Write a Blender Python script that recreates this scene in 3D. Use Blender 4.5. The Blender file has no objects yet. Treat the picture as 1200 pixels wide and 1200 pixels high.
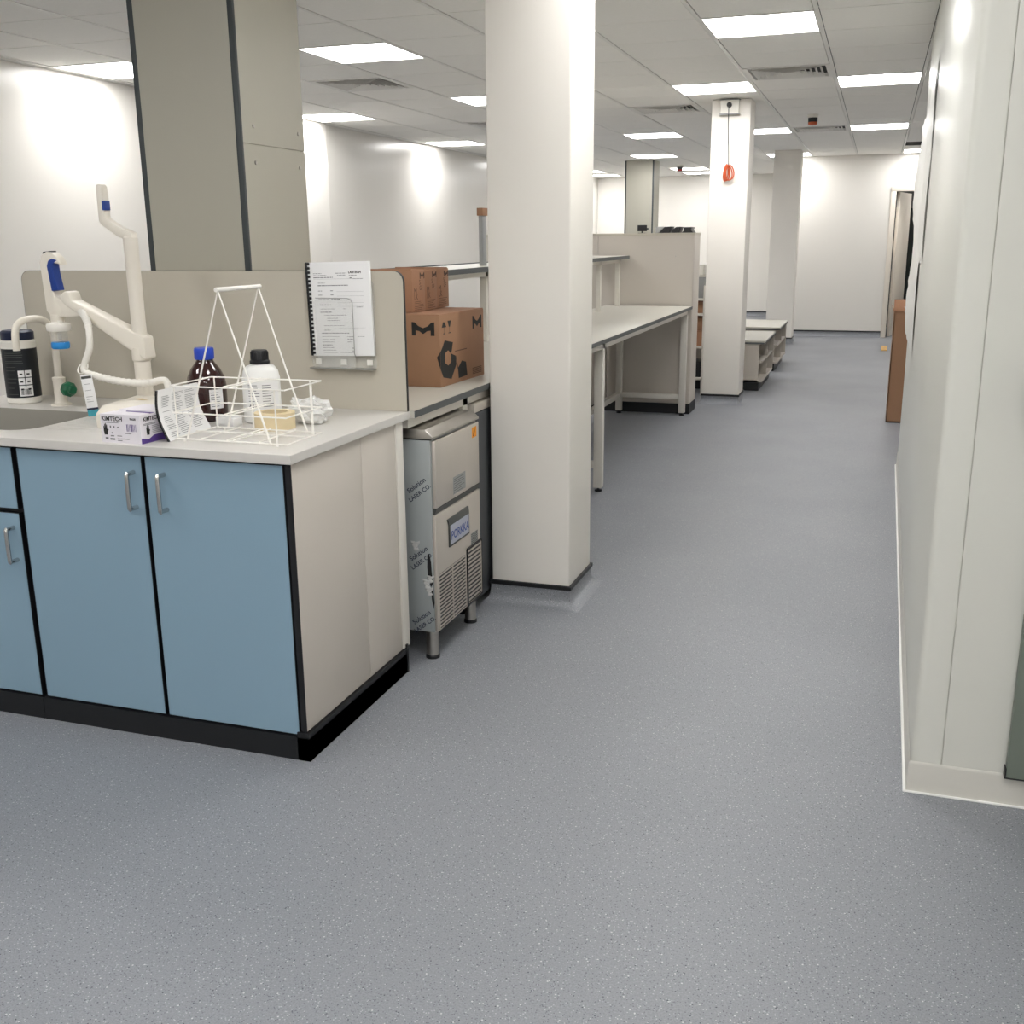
import bpy, bmesh, math, random
from mathutils import Vector, Matrix
random.seed(7)
S = bpy.context.scene
COL = S.collection
PI = math.pi

# ------------------------------------------------------------------ materials
def lin(c):
    c = c / 255.0
    return c / 12.92 if c <= 0.04045 else ((c + 0.055) / 1.055) ** 2.4
def rgb(r, g, b): return (lin(r), lin(g), lin(b), 1.0)
MATS = {}
def mat(name, col, rough=0.5, metal=0.0, vary=0.04, scale=9.0, bump=0.0, bscale=60.0, trans=0.0, ior=1.45, alpha=1.0, spec=0.5, coat=0.0):
    m = bpy.data.materials.new(name); m.use_nodes = True
    nt = m.node_tree; b = nt.nodes['Principled BSDF']
    b.inputs['Roughness'].default_value = rough
    b.inputs['Metallic'].default_value = metal
    b.inputs['IOR'].default_value = ior
    b.inputs['Specular IOR Level'].default_value = spec
    b.inputs['Transmission Weight'].default_value = trans
    b.inputs['Alpha'].default_value = alpha
    b.inputs['Coat Weight'].default_value = coat
    tc = nt.nodes.new('ShaderNodeTexCoord')
    n = nt.nodes.new('ShaderNodeTexNoise'); n.inputs['Scale'].default_value = scale; n.inputs['Detail'].default_value = 4
    nt.links.new(tc.outputs['Object'], n.inputs['Vector'])
    mx = nt.nodes.new('ShaderNodeMix'); mx.data_type = 'RGBA'
    c = rgb(*col)
    mx.inputs[6].default_value = tuple(min(1, v * (1 - vary)) for v in c[:3]) + (1,)
    mx.inputs[7].default_value = tuple(min(1, v * (1 + vary)) for v in c[:3]) + (1,)
    nt.links.new(n.outputs['Fac'], mx.inputs[0]); nt.links.new(mx.outputs[2], b.inputs['Base Color'])
    if bump:
        n2 = nt.nodes.new('ShaderNodeTexNoise'); n2.inputs['Scale'].default_value = bscale; n2.inputs['Detail'].default_value = 3
        nt.links.new(tc.outputs['Object'], n2.inputs['Vector'])
        bp = nt.nodes.new('ShaderNodeBump'); bp.inputs['Strength'].default_value = bump; bp.inputs['Distance'].default_value = 0.003
        nt.links.new(n2.outputs['Fac'], bp.inputs['Height']); nt.links.new(bp.outputs['Normal'], b.inputs['Normal'])
    MATS[name] = m
    return m

def floor_mat():
    m = bpy.data.materials.new('speckled_vinyl'); m.use_nodes = True
    nt = m.node_tree; b = nt.nodes['Principled BSDF']; L = nt.links.new
    tc = nt.nodes.new('ShaderNodeTexCoord')
    def noise(sc, det=2):
        n = nt.nodes.new('ShaderNodeTexNoise'); n.inputs['Scale'].default_value = sc; n.inputs['Detail'].default_value = det
        L(tc.outputs['Object'], n.inputs['Vector']); return n
    def ramp(src, p0, p1, c0=(0, 0, 0, 1), c1=(1, 1, 1, 1)):
        r = nt.nodes.new('ShaderNodeValToRGB'); r.color_ramp.elements[0].position = p0; r.color_ramp.elements[1].position = p1
        r.color_ramp.elements[0].color = c0; r.color_ramp.elements[1].color = c1
        L(src, r.inputs[0]); return r.outputs[0]
    def mix(f, a, bb):
        x = nt.nodes.new('ShaderNodeMix'); x.data_type = 'RGBA'
        L(f, x.inputs[0])
        for k, v in ((6, a), (7, bb)):
            if isinstance(v, tuple): x.inputs[k].default_value = v
            else: L(v, x.inputs[k])
        return x.outputs[2]
    base = mix(noise(2.2, 5).outputs['Fac'], rgb(126, 129, 135), rgb(134, 137, 142))
    grain = mix(ramp(noise(260, 2).outputs['Fac'], 0.35, 0.68), rgb(114, 117, 124), rgb(147, 149, 154))
    f0 = nt.nodes.new('ShaderNodeValue'); f0.outputs[0].default_value = 0.5
    c = mix(f0.outputs[0], base, grain)
    for sc, thr, colr in ((150, 0.17, rgb(92, 95, 104)), (120, 0.15, rgb(170, 172, 176)), (60, 0.085, rgb(66, 69, 78)), (52, 0.08, rgb(192, 193, 194))):
        v = nt.nodes.new('ShaderNodeTexVoronoi'); v.inputs['Scale'].default_value = sc
        mp = nt.nodes.new('ShaderNodeMapping'); mp.inputs['Location'].default_value = (sc * .37, sc * .11, 0)
        L(tc.outputs['Object'], mp.inputs['Vector']); L(mp.outputs['Vector'], v.inputs['Vector'])
        c = mix(ramp(v.outputs['Distance'], thr, thr * 1.35, (1, 1, 1, 1), (0, 0, 0, 1)), c, colr)
    L(c, b.inputs['Base Color'])
    L(ramp(noise(1.6, 4).outputs['Fac'], .2, .8, (.40, .40, .40, 1), (.52, .52, .52, 1)), b.inputs['Roughness'])
    bp = nt.nodes.new('ShaderNodeBump'); bp.inputs['Strength'].default_value = 0.12; bp.inputs['Distance'].default_value = 0.002
    L(noise(300, 2).outputs['Fac'], bp.inputs['Height']); L(bp.outputs['Normal'], b.inputs['Normal'])
    return m

def emit_mat(name, col, power):
    m = bpy.data.materials.new(name); m.use_nodes = True
    b = m.node_tree.nodes['Principled BSDF']
    b.inputs['Base Color'].default_value = (.9, .9, .9, 1)
    b.inputs['Emission Color'].default_value = col
    b.inputs['Emission Strength'].default_value = power
    return m

M_FLOOR = floor_mat()
M_WALL = mat('hygienic_wall_panel', (226, 223, 217), .21, vary=.012, scale=1.5, spec=.42)
M_WALLR = mat('right_wall_cladding', (212, 212, 204), .3, vary=.012, scale=1.5, spec=.55)
M_WALLMATT = mat('white_column_paint', (235, 231, 224), .6, vary=.015, scale=3, bump=.05, bscale=180)
M_CEIL = mat('mineral_tile', (244, 242, 237), .92, vary=.03, scale=40, bump=.25, bscale=240)
M_GRID = mat('white_grid_bar', (232, 230, 225), .45, vary=.01)
M_VOID = mat('dark_ceiling_void', (70, 70, 68), .9)
M_SKIRT = mat('white_cove_skirting', (207, 205, 197), .4, vary=.02)
M_SEAL = mat('white_sealant', (240, 240, 236), .35, vary=.01)
M_BLACKTRIM = mat('black_cap_trim', (22, 23, 26), .45)
M_BLACK = mat('black_plastic', (24, 25, 28), .4)
M_PLINTH = mat('black_plinth_vinyl', (20, 22, 25), .5, vary=.08)
M_BLUE = mat('pale_blue_laminate', (133, 161, 179), .42, vary=.012, scale=3)
M_GREYLAM = mat('warm_grey_laminate', (197, 190, 181), .45, vary=.015, scale=3)
M_COLLAM = mat('service_column_laminate', (181, 178, 165), .42, vary=.02, scale=5)
M_TRIMDARK = mat('charcoal_corner_trim', (62, 68, 70), .45)
M_DIV = mat('divider_laminate', (188, 182, 168), .42, vary=.015, scale=4)
M_TOP = mat('light_grey_solid_surface', (206, 203, 198), .28, vary=.03, scale=30)
M_SINK = mat('grey_sink_surface', (150, 147, 139), .35, vary=.03)
M_BENCHTOP = mat('pale_bench_laminate', (192, 189, 180), .3, vary=.015, scale=8)
M_EDGE = mat('dark_grey_edging', (74, 78, 80), .45)
M_FRAME = mat('white_powder_coat', (216, 212, 204), .42, vary=.01)
M_STEEL = mat('brushed_steel', (188, 184, 178), .34, metal=1, vary=.06, scale=25)
M_STEELLT = mat('satin_steel_front', (205, 198, 190), .42, metal=.65, vary=.03, scale=14)
M_FILM = mat('film_covered_steel', (166, 172, 173), .38, metal=.35, vary=.04, scale=12)
M_CHROME = mat('polished_handle', (200, 200, 198), .22, metal=1, vary=.02)
M_DARKSTEEL = mat('dark_fridge_steel', (92, 95, 99), .4, metal=.7, vary=.05)
M_CARD = mat('brown_cardboard', (157, 120, 93), .8, vary=.05, scale=18, bump=.08, bscale=90)
M_CARD2 = mat('brown_carton_board', (163, 122, 95), .8, vary=.06, scale=22, bump=.1, bscale=90)
M_INK = mat('black_print', (38, 38, 37), .7)
M_INKBR = mat('brown_print', (84, 60, 46), .75)
M_GREYINK = mat('grey_print', (112, 112, 116), .7)
M_WHITEPL = mat('white_plastic', (232, 229, 221), .33, vary=.01)
M_CREAM = mat('cream_plastic', (226, 220, 208), .36, vary=.01)
M_WIRE = mat('white_coated_wire', (240, 238, 232), .35, vary=.01)
M_NAVY = mat('navy_lid', (27, 34, 60), .4)
M_LABELBLK = mat('black_label', (18, 24, 30), .4, vary=.1)
M_PAPER = mat('white_paper', (232, 232, 232), .75, vary=.01)
M_GLOVE = mat('white_card', (226, 222, 228), .6, vary=.02)
M_PURPLE = mat('purple_print', (82, 58, 130), .55)
M_BLUEPL = mat('blue_grip', (30, 62, 140), .4)
M_BLUECAP = mat('blue_cap', (34, 68, 180), .35)
M_CYAN = mat('sky_blue_ring', (42, 140, 214), .35)
M_CLEAR = mat('clear_acrylic', (236, 238, 236), .06, vary=0, alpha=.13, spec=.6)
M_CLEARED = mat('acrylic_edge', (140, 140, 136), .2, vary=.02)
M_AMBER = mat('amber_glass', (46, 16, 14), .06, vary=.05, spec=.6, coat=.4)
M_HDPE = mat('white_bottle_plastic', (233, 233, 230), .38, vary=.01)
M_TAPE = mat('masking_tape', (222, 205, 168), .7, vary=.03)
M_GREEN = mat('green_knob', (22, 92, 62), .35)
M_TEAL = mat('teal_print', (58, 146, 160), .5)
M_ORANGE = mat('orange_sticker', (236, 152, 28), .55)
M_CORD = mat('orange_cord', (196, 84, 40), .5)
M_ORRED = mat('orange_cover', (206, 96, 52), .5)
M_RED = mat('red_cover', (176, 44, 44), .45)
M_YELLOW = mat('yellow_sticker', (214, 170, 60), .6)
M_CRUMPLE = mat('crumpled_clear_film', (232, 232, 230), .22, vary=.05, alpha=.72, spec=.7)
M_LOOSE = mat('loose_white_film', (228, 227, 222), .3, vary=.03)
M_DOOR = mat('cream_door_paint', (222, 214, 202), .45, vary=.01)
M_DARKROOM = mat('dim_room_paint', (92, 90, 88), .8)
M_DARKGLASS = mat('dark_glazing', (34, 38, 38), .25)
M_GREENGREY = mat('grey_green_board', (118, 126, 116), .5, vary=.05)
M_DGREY = mat('dark_grey_plastic', (72, 74, 72), .5)
M_WOOD = mat('pale_wood', (190, 150, 84), .6, vary=.12, scale=30)
M_GREYPL = mat('grey_plastic', (150, 152, 152), .5)
M_BADGE = mat('badge_plate', (172, 176, 190), .35, vary=.03)
M_LAMP = emit_mat('led_diffuser', (1, .988, .975, 1), 9.0)

# ------------------------------------------------------------------ mesh builder
class MB:
    def __init__(self): self.bm = bmesh.new()
    def _merge(self, t):
        me = bpy.data.meshes.new('tmp'); t.to_mesh(me); t.free(); self.bm.from_mesh(me); bpy.data.meshes.remove(me); return self
    def box(self, x0, x1, y0, y1, z0, z1, bev=0.0, seg=2, M=None):
        t = bmesh.new(); bmesh.ops.create_cube(t, size=1)
        for v in t.verts: v.co = Vector((x0 + (v.co.x + .5) * (x1 - x0), y0 + (v.co.y + .5) * (y1 - y0), z0 + (v.co.z + .5) * (z1 - z0)))
        if bev: bmesh.ops.bevel(t, geom=t.edges[:], offset=bev, segments=seg, profile=.5, affect='EDGES')
        if M is not None: t.transform(M)
        return self._merge(t)
    def prism(self, pts, axis, a, b, bev=0.0, seg=2, M=None):
        t = bmesh.new()
        def P(p, d):
            return {'x': (d, p[0], p[1]), 'y': (p[0], d, p[1]), 'z': (p[0], p[1], d)}[axis]
        va = [t.verts.new(P(p, a)) for p in pts]; vb = [t.verts.new(P(p, b)) for p in pts]
        t.faces.new(va); t.faces.new(vb[::-1])
        n = len(pts)
        for i in range(n): t.faces.new((va[i], vb[i], vb[(i + 1) % n], va[(i + 1) % n]))
        bmesh.ops.recalc_face_normals(t, faces=t.faces[:])
        if bev: bmesh.ops.bevel(t, geom=t.edges[:], offset=bev, segments=seg, profile=.5, affect='EDGES')
        if M is not None: t.transform(M)
        return self._merge(t)
    def tube(self, path, r, n=10, closed=False):
        bm = self.bm; P = [Vector(p) for p in path]; m = len(P)
        rs = r if isinstance(r, (list, tuple)) else [r] * m
        rings = []; up = None
        for i in range(m):
            if closed: d = P[(i + 1) % m] - P[i - 1]
            else: d = P[min(i + 1, m - 1)] - P[max(i - 1, 0)]
            d.normalize()
            if up is None:
                up = Vector((0, 0, 1)) if abs(d.z) < .9 else Vector((1, 0, 0))
            u = d.cross(up); u.normalize(); w = u.cross(d); up = w
            rings.append([bm.verts.new(P[i] + rs[i] * (math.cos(2 * PI * k / n) * u + math.sin(2 * PI * k / n) * w)) for k in range(n)])
        for i in range(m if closed else m - 1):
            A, B = rings[i], rings[(i + 1) % m]
            for k in range(n): bm.faces.new((A[k], A[(k + 1) % n], B[(k + 1) % n], B[k]))
        if not closed: bm.faces.new(rings[0][::-1]); bm.faces.new(rings[-1])
        return self
    def lathe(self, cx, cy, prof, n=32, M=None):
        t = bmesh.new(); rings = []
        for r, z in prof:
            if r < 1e-5: rings.append([t.verts.new((cx, cy, z))])
            else: rings.append([t.verts.new((cx + r * math.cos(2 * PI * k / n), cy + r * math.sin(2 * PI * k / n), z)) for k in range(n)])
        for A, B in zip(rings, rings[1:]):
            if len(A) == 1 and len(B) == 1: continue
            for k in range(n):
                k2 = (k + 1) % n
                if len(A) == 1: t.faces.new((A[0], B[k2], B[k]))
                elif len(B) == 1: t.faces.new((A[k], A[k2], B[0]))
                else: t.faces.new((A[k], A[k2], B[k2], B[k]))
        if len(rings[0]) > 1: t.faces.new(rings[0][::-1])
        if len(rings[-1]) > 1: t.faces.new(rings[-1])
        bmesh.ops.recalc_face_normals(t, faces=t.faces[:])
        if M is not None: t.transform(M)
        return self._merge(t)
    def poly(self, *pts):
        self.bm.faces.new([self.bm.verts.new(p) for p in pts]); return self
    def grid(self, rows, thick=0.0):
        vs = [[self.bm.verts.new(p) for p in r] for r in rows]
        for i in range(len(vs) - 1):
            for j in range(len(vs[0]) - 1):
                self.bm.faces.new((vs[i][j], vs[i][j + 1], vs[i + 1][j + 1], vs[i + 1][j]))
        return self
    def flat(self, pts, O, u, v, off=0.0):       # 2-D polygon laid on a plane
        O, u, v = Vector(O), Vector(u), Vector(v); n = u.cross(v).normalized() * off
        return self.poly(*[O + u * a + v * b + n for a, b in pts])
    def rect(self, a0, a1, b0, b1, O, u, v): return self.flat([(a0, b0), (a1, b0), (a1, b1), (a0, b1)], O, u, v)
    def arc(self, cx, cy, r, a0, a1, z0, z1, n=6):
        A = [a0 + (a1 - a0) * i / n for i in range(n + 1)]
        return self.grid([[(cx + r * math.cos(a), cy + r * math.sin(a), z) for a in A] for z in (z0, z1)])
    def text(self, s, size, O, u, v, align='LEFT', bold=0.0):
        cu = bpy.data.curves.new('txt', 'FONT'); cu.body = s; cu.size = size; cu.align_x = align; cu.offset = bold
        cu.resolution_u = 3
        o = bpy.data.objects.new('txt', cu); COL.objects.link(o)
        dg = bpy.context.evaluated_depsgraph_get()
        me = bpy.data.meshes.new_from_object(o.evaluated_get(dg))
        O, u, v = Vector(O), Vector(u).normalized(), Vector(v).normalized(); w = u.cross(v)
        me.transform(Matrix(((u.x, v.x, w.x, O.x), (u.y, v.y, w.y, O.y), (u.z, v.z, w.z, O.z), (0, 0, 0, 1))))
        self.bm.from_mesh(me)
        bpy.data.meshes.remove(me); bpy.data.objects.remove(o); bpy.data.curves.remove(cu)
        return self
    def build(self, name, m, parent=None, loc=None, label=None, smooth=True, ang=35, recalc=False):
        bm = self.bm
        if recalc: bmesh.ops.recalc_face_normals(bm, faces=bm.faces[:])
        me = bpy.data.meshes.new(name)
        L = Vector(loc) if loc is not None else Vector((0, 0, 0))
        q = parent
        while q is not None: L = L + Vector(q.location); q = q.parent
        bm.to_mesh(me); bm.free()
        me.transform(Matrix.Translation(-L))
        if smooth and len(me.polygons):
            me.polygons.foreach_set('use_smooth', [True] * len(me.polygons))
            me.set_sharp_from_angle(angle=math.radians(ang))
        me.materials.append(m)
        o = bpy.data.objects.new(name, me); COL.objects.link(o)
        if parent is not None: o.parent = parent
        if loc is not None: o.location = loc
        if label: o['label'] = label
        return o

def tag(o, label, cat, group=None):
    o['label'] = label; o['category'] = cat
    if group: o['group'] = group
    return o
def thing(name, label, cat, loc=(0, 0, 0), group=None):
    o = bpy.data.objects.new(name, None); COL.objects.link(o)
    o.location = loc; o.empty_display_size = .05
    return tag(o, label, cat, group)
def struct(o): o['kind'] = 'structure'; return o
def sempty(name, loc):
    o = bpy.data.objects.new(name, None); COL.objects.link(o); o.location = loc; o['kind'] = 'structure'; return o
def dup(root, loc, label=None):
    r = root.copy(); COL.objects.link(r); r.location = loc
    if label: r['label'] = label
    for ch in list(root.children):
        c = ch.copy(); COL.objects.link(c); c.parent = r
        for g in list(ch.children):
            d = g.copy(); COL.objects.link(d); d.parent = c
    return r
def smoothpath(P, k=6):
    P = [Vector(p) for p in P]; out = []
    for i in range(len(P) - 1):
        a, b, c, d = P[max(i - 1, 0)], P[i], P[i + 1], P[min(i + 2, len(P) - 1)]
        for j in range(k):
            t = j / k
            out.append(.5 * ((2 * b) + (c - a) * t + (2 * a - 5 * b + 4 * c - d) * t * t + (3 * b - a - 3 * c + d) * t ** 3))
    out.append(P[-1]); return out

# ------------------------------------------------------------------ setting
ZC = 2.525
XL, XR, Y0, YB, YF = -5.2, 1.6, -3.2, 16.3, 20.3
struct(MB().box(XL - .2, XR + .2, Y0 - .2, YF + .2, -.1, 0).build('floor', M_FLOOR, smooth=False))

LIGHTS = [  # grid cell (column, row) of every lit panel
    (-2, 0), (-6, 0), (-9, 0),
    (-3, 4), (-1, 4), (-6, 4), (-9, 5),
    (-1, 10), (-3, 10), (-5, 10), (-9, 10),
    (-3, 16), (0, 16), (-6, 15), (-1, 20), (-6, 20), (-6, 22), (-9, 20), (-9, 22), (-9, 16),
    (-6, -4), (1, 19), (-2, -4), (-2, -7), (0, -9), (-6, -8), (-3, -10), (-1, -13), (-4, -13), (-7, -12), (1, -13)]
PX, GX = .593, .212
GY, PY = 5.935, .6
def cell(c, r): return (GX + PX * c, GY + PY * r)        # lower-left corner of a ceiling cell
VENTS = [(-2, 3), (-4, 6), (-2, 10), (-7, 2), (-7, 7), (-8, 14), (-5, -6)]
SLOTS = [(0, 14)]
skip = set(LIGHTS) | set(VENTS) | set(SLOTS)
cb = MB(); cb.box(XL - .1, XR + .1, Y0 - .1, YF + .1, ZC + .02, ZC + .1)
ceil = struct(cb.build('ceiling', M_VOID, smooth=False))
ct = MB()
for c in range(-10, 3):
    for r in range(-16, 24):
        if (c, r) in skip: continue
        x, y = cell(c, r); x1, y1 = x + PX, y + PY
        x, x1 = max(x, XL), min(x1, XR); y1 = min(y1, YF)
        if x1 - x < .03: continue
        ct.box(x + .0155, x1 - .0155, y + .0045, y1 - .0045, ZC, ZC + .019)
ct.build('ceiling_tile_surface', M_CEIL, ceil, smooth=False)
cg = MB()
for c in range(-9, 3):
    x = GX + PX * c
    if x < XR: cg.box(x - .011, x + .011, Y0, YF, ZC - .003, ZC + .003)
for r in range(-15, 24):
    y = GY + PY * r
    cg.box(XL, XR, y - .002, y + .002, ZC + .012, ZC + .016)
cg.box(XL, XL + .02, Y0, YF, ZC - .004, ZC + .002)
cg.build('ceiling_grid_surface', M_GRID, ceil, smooth=False)

# walls
def wall(name, x0, x1, y0, y1, m=M_WALL, z1=ZC + .02, z0=0): return struct(MB().box(x0, x1, y0, y1, z0, z1).build(name, m, smooth=False))
wall('wall_left', XL - .15, XL, Y0, YF)
wall('wall_front', XL, XR, Y0 - .15, Y0)
wall('wall_back_left', XL - .15, -1.25, YF, YF + .15)
wall('wall_right_outer', XR, XR + .15, Y0, YF)
# pilasters on the left wall
struct(MB().box(XL, XL + .05, 8.9, 9.66, 0, ZC, .004).build('wall_left_pilaster', M_WALL))
struct(MB().box(XL, XL + .08, 19.9, YF, 0, ZC, .004).build('wall_left_corner', M_WALL))
# back wall with the doorway
DX0, DX1, DZ = .175, 1.03, 2.03
bw = MB()
bw.box(-1.25, DX0 - .0, YB, YB + .12, 0, ZC + .02); bw.box(DX1, XR, YB, YB + .12, 0, ZC + .02); bw.box(DX0, DX1, YB, YB + .12, DZ, ZC + .02)
bw.box(-1.25, -1.13, YB + .12, YF, 0, ZC + .02)
struct(bw.build('wall_back', M_WALL, smooth=False))
# dim room beyond the doorway
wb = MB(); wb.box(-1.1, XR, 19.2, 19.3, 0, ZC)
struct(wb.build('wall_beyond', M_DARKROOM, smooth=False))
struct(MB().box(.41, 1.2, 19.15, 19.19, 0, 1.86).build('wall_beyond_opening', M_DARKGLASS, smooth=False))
# door
d = sempty('door_1', (DX0, YB, 0))
fr = MB()
fr.box(DX0 - .065, DX0 + .006, YB - .02, YB + .13, 0, DZ + .06, .004); fr.box(DX1 - .02, DX1 + .065, YB - .02, YB + .13, 0, DZ + .06, .004)
fr.box(DX0 - .065, DX1 + .065, YB - .022, YB + .13, DZ - .005, DZ + .062, .004)
fr.build('door_frame', M_DOOR, d)
a = math.radians(78)
R = Matrix.Translation((DX0 + .02, YB + .1, 0)) @ Matrix.Rotation(a, 4, 'Z')
lf = MB().box(0, .82, -.04, 0, .012, DZ - .01, .003, M=R).build('door_leaf', M_DOOR, d)
for z in (.2, 1.02, 1.86):
    MB().box(DX0 + .005, DX0 + .02, YB + .02, YB + .1, z - .05, z + .05, .002).build('hinge', M_BLACK, d)
MB().tube([R @ Vector(p) for p in ((.76, 0, 1.0), (.76, .05, 1.0), (.65, .05, 1.0))], .009).build('door_handle', M_CHROME, lf)

# near right wall block
wx0, wx1, wy0, wy1 = .176, .210, 2.72, 7.055
wpoly = [(wx0, wy0 + .018), (wx0 + .006, wy0 + .006), (wx0 + .02, wy0), (.2495, wy0), (.2495, wy0 + .004), (.2525, wy0 + .004), (.2525, wy0), (XR, wy0), (XR, wy1), (wx1 + .012, wy1), (wx1, wy1 - .012)]
struct(MB().prism(wpoly, 'z', 0, ZC + .02).build('wall_right', M_WALLR, ang=50))
sk = MB()
s0, s1 = .010, .0835
def skirtring(o): return [(wx1 - o, wy1 + o), (wx0 - o, wy0 - o), (XR, wy0 - o)]
prev = None
prof = [(.008, 0), (.006, .004), (.005, .012), (.004, .03), (.004, .08), (.003, .086), (.001, .088)]
rows = []
for o, z in prof: rows.append([(x, y, z) for x, y in skirtring(o)])
sk.grid(rows); bs = struct(sk.build('baseboard_right', M_SKIRT, ang=60))
se = MB()
se.tube([(wx1 - .009, wy1, .002), (wx0 - .009, wy0 - .009, .002), (XR, wy0 - .009, .002)], .0045, 6)
struct(se.build('trim_1', M_SEAL))

def cove(name, path, closed, h=.09):
    """floor vinyl turned up along a base, finished with a black cap strip"""
    pts = [Vector((p[0], p[1], 0)) for p in path]; n = len(pts)
    def off(o):
        out = []
        for i in range(n):
            a = pts[i - 1] if (closed or i) else None; c = pts[(i + 1) % n] if (closed or i < n - 1) else None
            ns = []
            for s, e in ((a, pts[i]), (pts[i], c)):
                if s is None or e is None: continue
                dd = (e - s).normalized(); ns.append(Vector((dd.y, -dd.x, 0)))
            if len(ns) == 2:
                b = ns[0] + ns[1]; b = b / max(.2, b.dot(ns[0])); out.append(pts[i] + b * o)
            else: out.append(pts[i] + ns[0] * o)
        return out
    rows = []
    for o, z in ((.05, .0005), (.032, .004), (.016, .013), (.007, .028), (.004, .05), (.004, h - .016)):
        r = [(p.x, p.y, z) for p in off(o)]
        if closed: r.append(r[0])
        rows.append(r)
    a = struct(MB().grid(rows).build(name, M_FLOOR, ang=70))
    rows = []
    for o, z in ((.004, h - .018), (.009, h - .017), (.009, h - .002), (.001, h)):
        r = [(p.x, p.y, z) for p in off(o)]
        if closed: r.append(r[0])
        rows.append(r)
    struct(MB().grid(rows).build('trim_' + name.split('_')[-1], M_BLACKTRIM))
def column(i, x0, x1, y0, y1):
    struct(MB().box(x0, x1, y0, y1, 0, ZC, .008, 3).build('column_%d' % i, M_WALLMATT))
    cove('baseboard_column_%d' % (i + 1), [(x0, y0), (x1, y0), (x1, y1), (x0, y1)], True)
column(1, -1.392, -1.068, 3.835, 4.165)
column(2, -1.392, -1.072, 9.325, 9.66)
column(3, -1.395, -1.045, 14.98, 15.33)
cove('baseboard_back_5', [(-1.25, YB), (DX0 - .065, YB)], False)
cove('baseboard_left_6', [(XL, YF), (-1.25, YF)], False)
cove('baseboard_left_7', [(XL, Y0), (XL, 8.9), ], False)

# ------------------------------------------------------------------ ceiling fittings
def light_proto():
    t = thing('ceiling_light', '', 'ceiling light', (0, 0, 0), 'recessed square light panels')
    f = MB(); w, h = PX, PY
    f.box(.004, w - .004, .004, .018, -.004, .012); f.box(.004, w - .004, h - .018, h - .004, -.004, .012)
    f.box(.004, .018, .018, h - .018, -.004, .012); f.box(w - .018, w - .004, .018, h - .018, -.004, .012)
    f.build('frame', M_GRID, t, smooth=False)
    MB().box(.0185, w - .0185, .0185, h - .0185, 0, .011).build('diffuser', M_LAMP, t, smooth=False)
    return t
LL = {(-9, 20): 'sliver of a light panel touching the front white column, second from the far left corner',
      (-9, 22): 'last light panel before the far left corner, left of the far service column',
      (-9, 16): 'light panel along the left wall hidden behind the front white column',
      (1, 19): 'light panel in the small room beyond the far doorway',
      (-2, 0): 'large square light panel nearest overhead, right of the front white column',
      (-6, 0): 'square light panel right beside the near grey service column',
      (-9, 0): 'square light panel over the left wall, left of the near grey service column',
      (-3, 4): 'square light panel just in front of the column with the white socket box',
      (-1, 4): 'square light panel beside the air vent, at the top of the right wall',
      (-6, 4): 'square light panel partly hidden by the left edge of the front white column',
      (-9, 5): 'square light panel over the left wall just right of the near service column',
      (-9, 10): 'square light panel against the left wall above the second bright reflection',
      (-1, 10): 'square light panel right of the black and orange detector',
      (-3, 10): 'square light panel touching the right side of the socket box column',
      (-5, 10): 'square light panel emerging from the right edge of the front white column',
      (-3, 16): 'square light panel half hidden behind the farthest white column',
      (0, 16): 'square light panel at the right above the far doorway, by the dark slot',
      (-6, 15): 'square light panel at the top of the far grey service column',
      (-6, 20): 'square light panel behind the red capped detector',
      (-6, 22): 'last square light panel left of the socket box column, near the far wall',
      (-1, 20): 'square light panel beyond the back wall of the corridor'}
lp = None
for c, r in LIGHTS:
    if (c, r) == (-1, 20): continue
    lab = LL.get((c, r))
    if lab is None:
        lab = 'square light panel far off at the left wall end' if r > 10 else 'square light panel in the ceiling above and behind the viewer'
    x, y = cell(c, r)
    if lp is None: lp = light_proto(); lp.location = (x, y, ZC); lp['label'] = lab
    else: dup(lp, (x, y, ZC), lab)

def vent_proto():
    t = thing('ceiling_vent', '', 'air vent', (0, 0, 0), 'square louvred ceiling vents')
    w, h = PX, PY; cx, cy = w / 2, h / 2
    MB().box(.004, w - .004, .004, h - .004, .03, .034).build('backing_plate', M_GREYPL, t, smooth=False)
    def ring(m, s0, z0, s1, z1):
        a = [(cx - s0, cy - s0, z0), (cx + s0, cy - s0, z0), (cx + s0, cy + s0, z0), (cx - s0, cy + s0, z0)]
        b = [(cx - s1, cy - s1, z1), (cx + s1, cy - s1, z1), (cx + s1, cy + s1, z1), (cx - s1, cy + s1, z1)]
        for i in range(4): m.poly(a[i], a[(i + 1) % 4], b[(i + 1) % 4], b[i])
    f = MB(); ring(f, .292, -.003, .255, -.003); ring(f, .292, .01, .292, -.003); ring(f, .255, -.003, .245, .03)
    f.build('frame', M_GRID, t, smooth=False)
    l = MB()
    for s in (.232, .196, .160, .124, .088, .052):
        ring(l, s, -.006, s - .026, .022); ring(l, s - .0025, -.006, s - .0285, .022); ring(l, s, -.006, s - .0025, -.006)
    l.box(cx - .022, cx + .022, cy - .022, cy + .022, -.004, .0)
    l.build('louvre', M_GRID, t, smooth=False)
    return t
VL = {(-2, 3): 'square louvred vent between the two light panels right of the front column',
      (-4, 6): 'square louvred vent left of the column with the white socket box',
      (-2, 10): 'square louvred vent beside the black and orange detector',
      (-7, 2): 'square louvred vent right of the near grey service column',
      (-7, 7): 'square louvred vent cut by the left edge of the front white column',
      (-8, 14): 'small distant louvred vent left of the far grey service column',
      (-5, -6): 'square louvred vent overhead behind the viewer'}
vp = None
for c, r in VENTS:
    x, y = cell(c, r)
    if vp is None: vp = vent_proto(); vp.location = (x, y, ZC); vp['label'] = VL[(c, r)]
    else: dup(vp, (x, y, ZC), VL[(c, r)])
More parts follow.
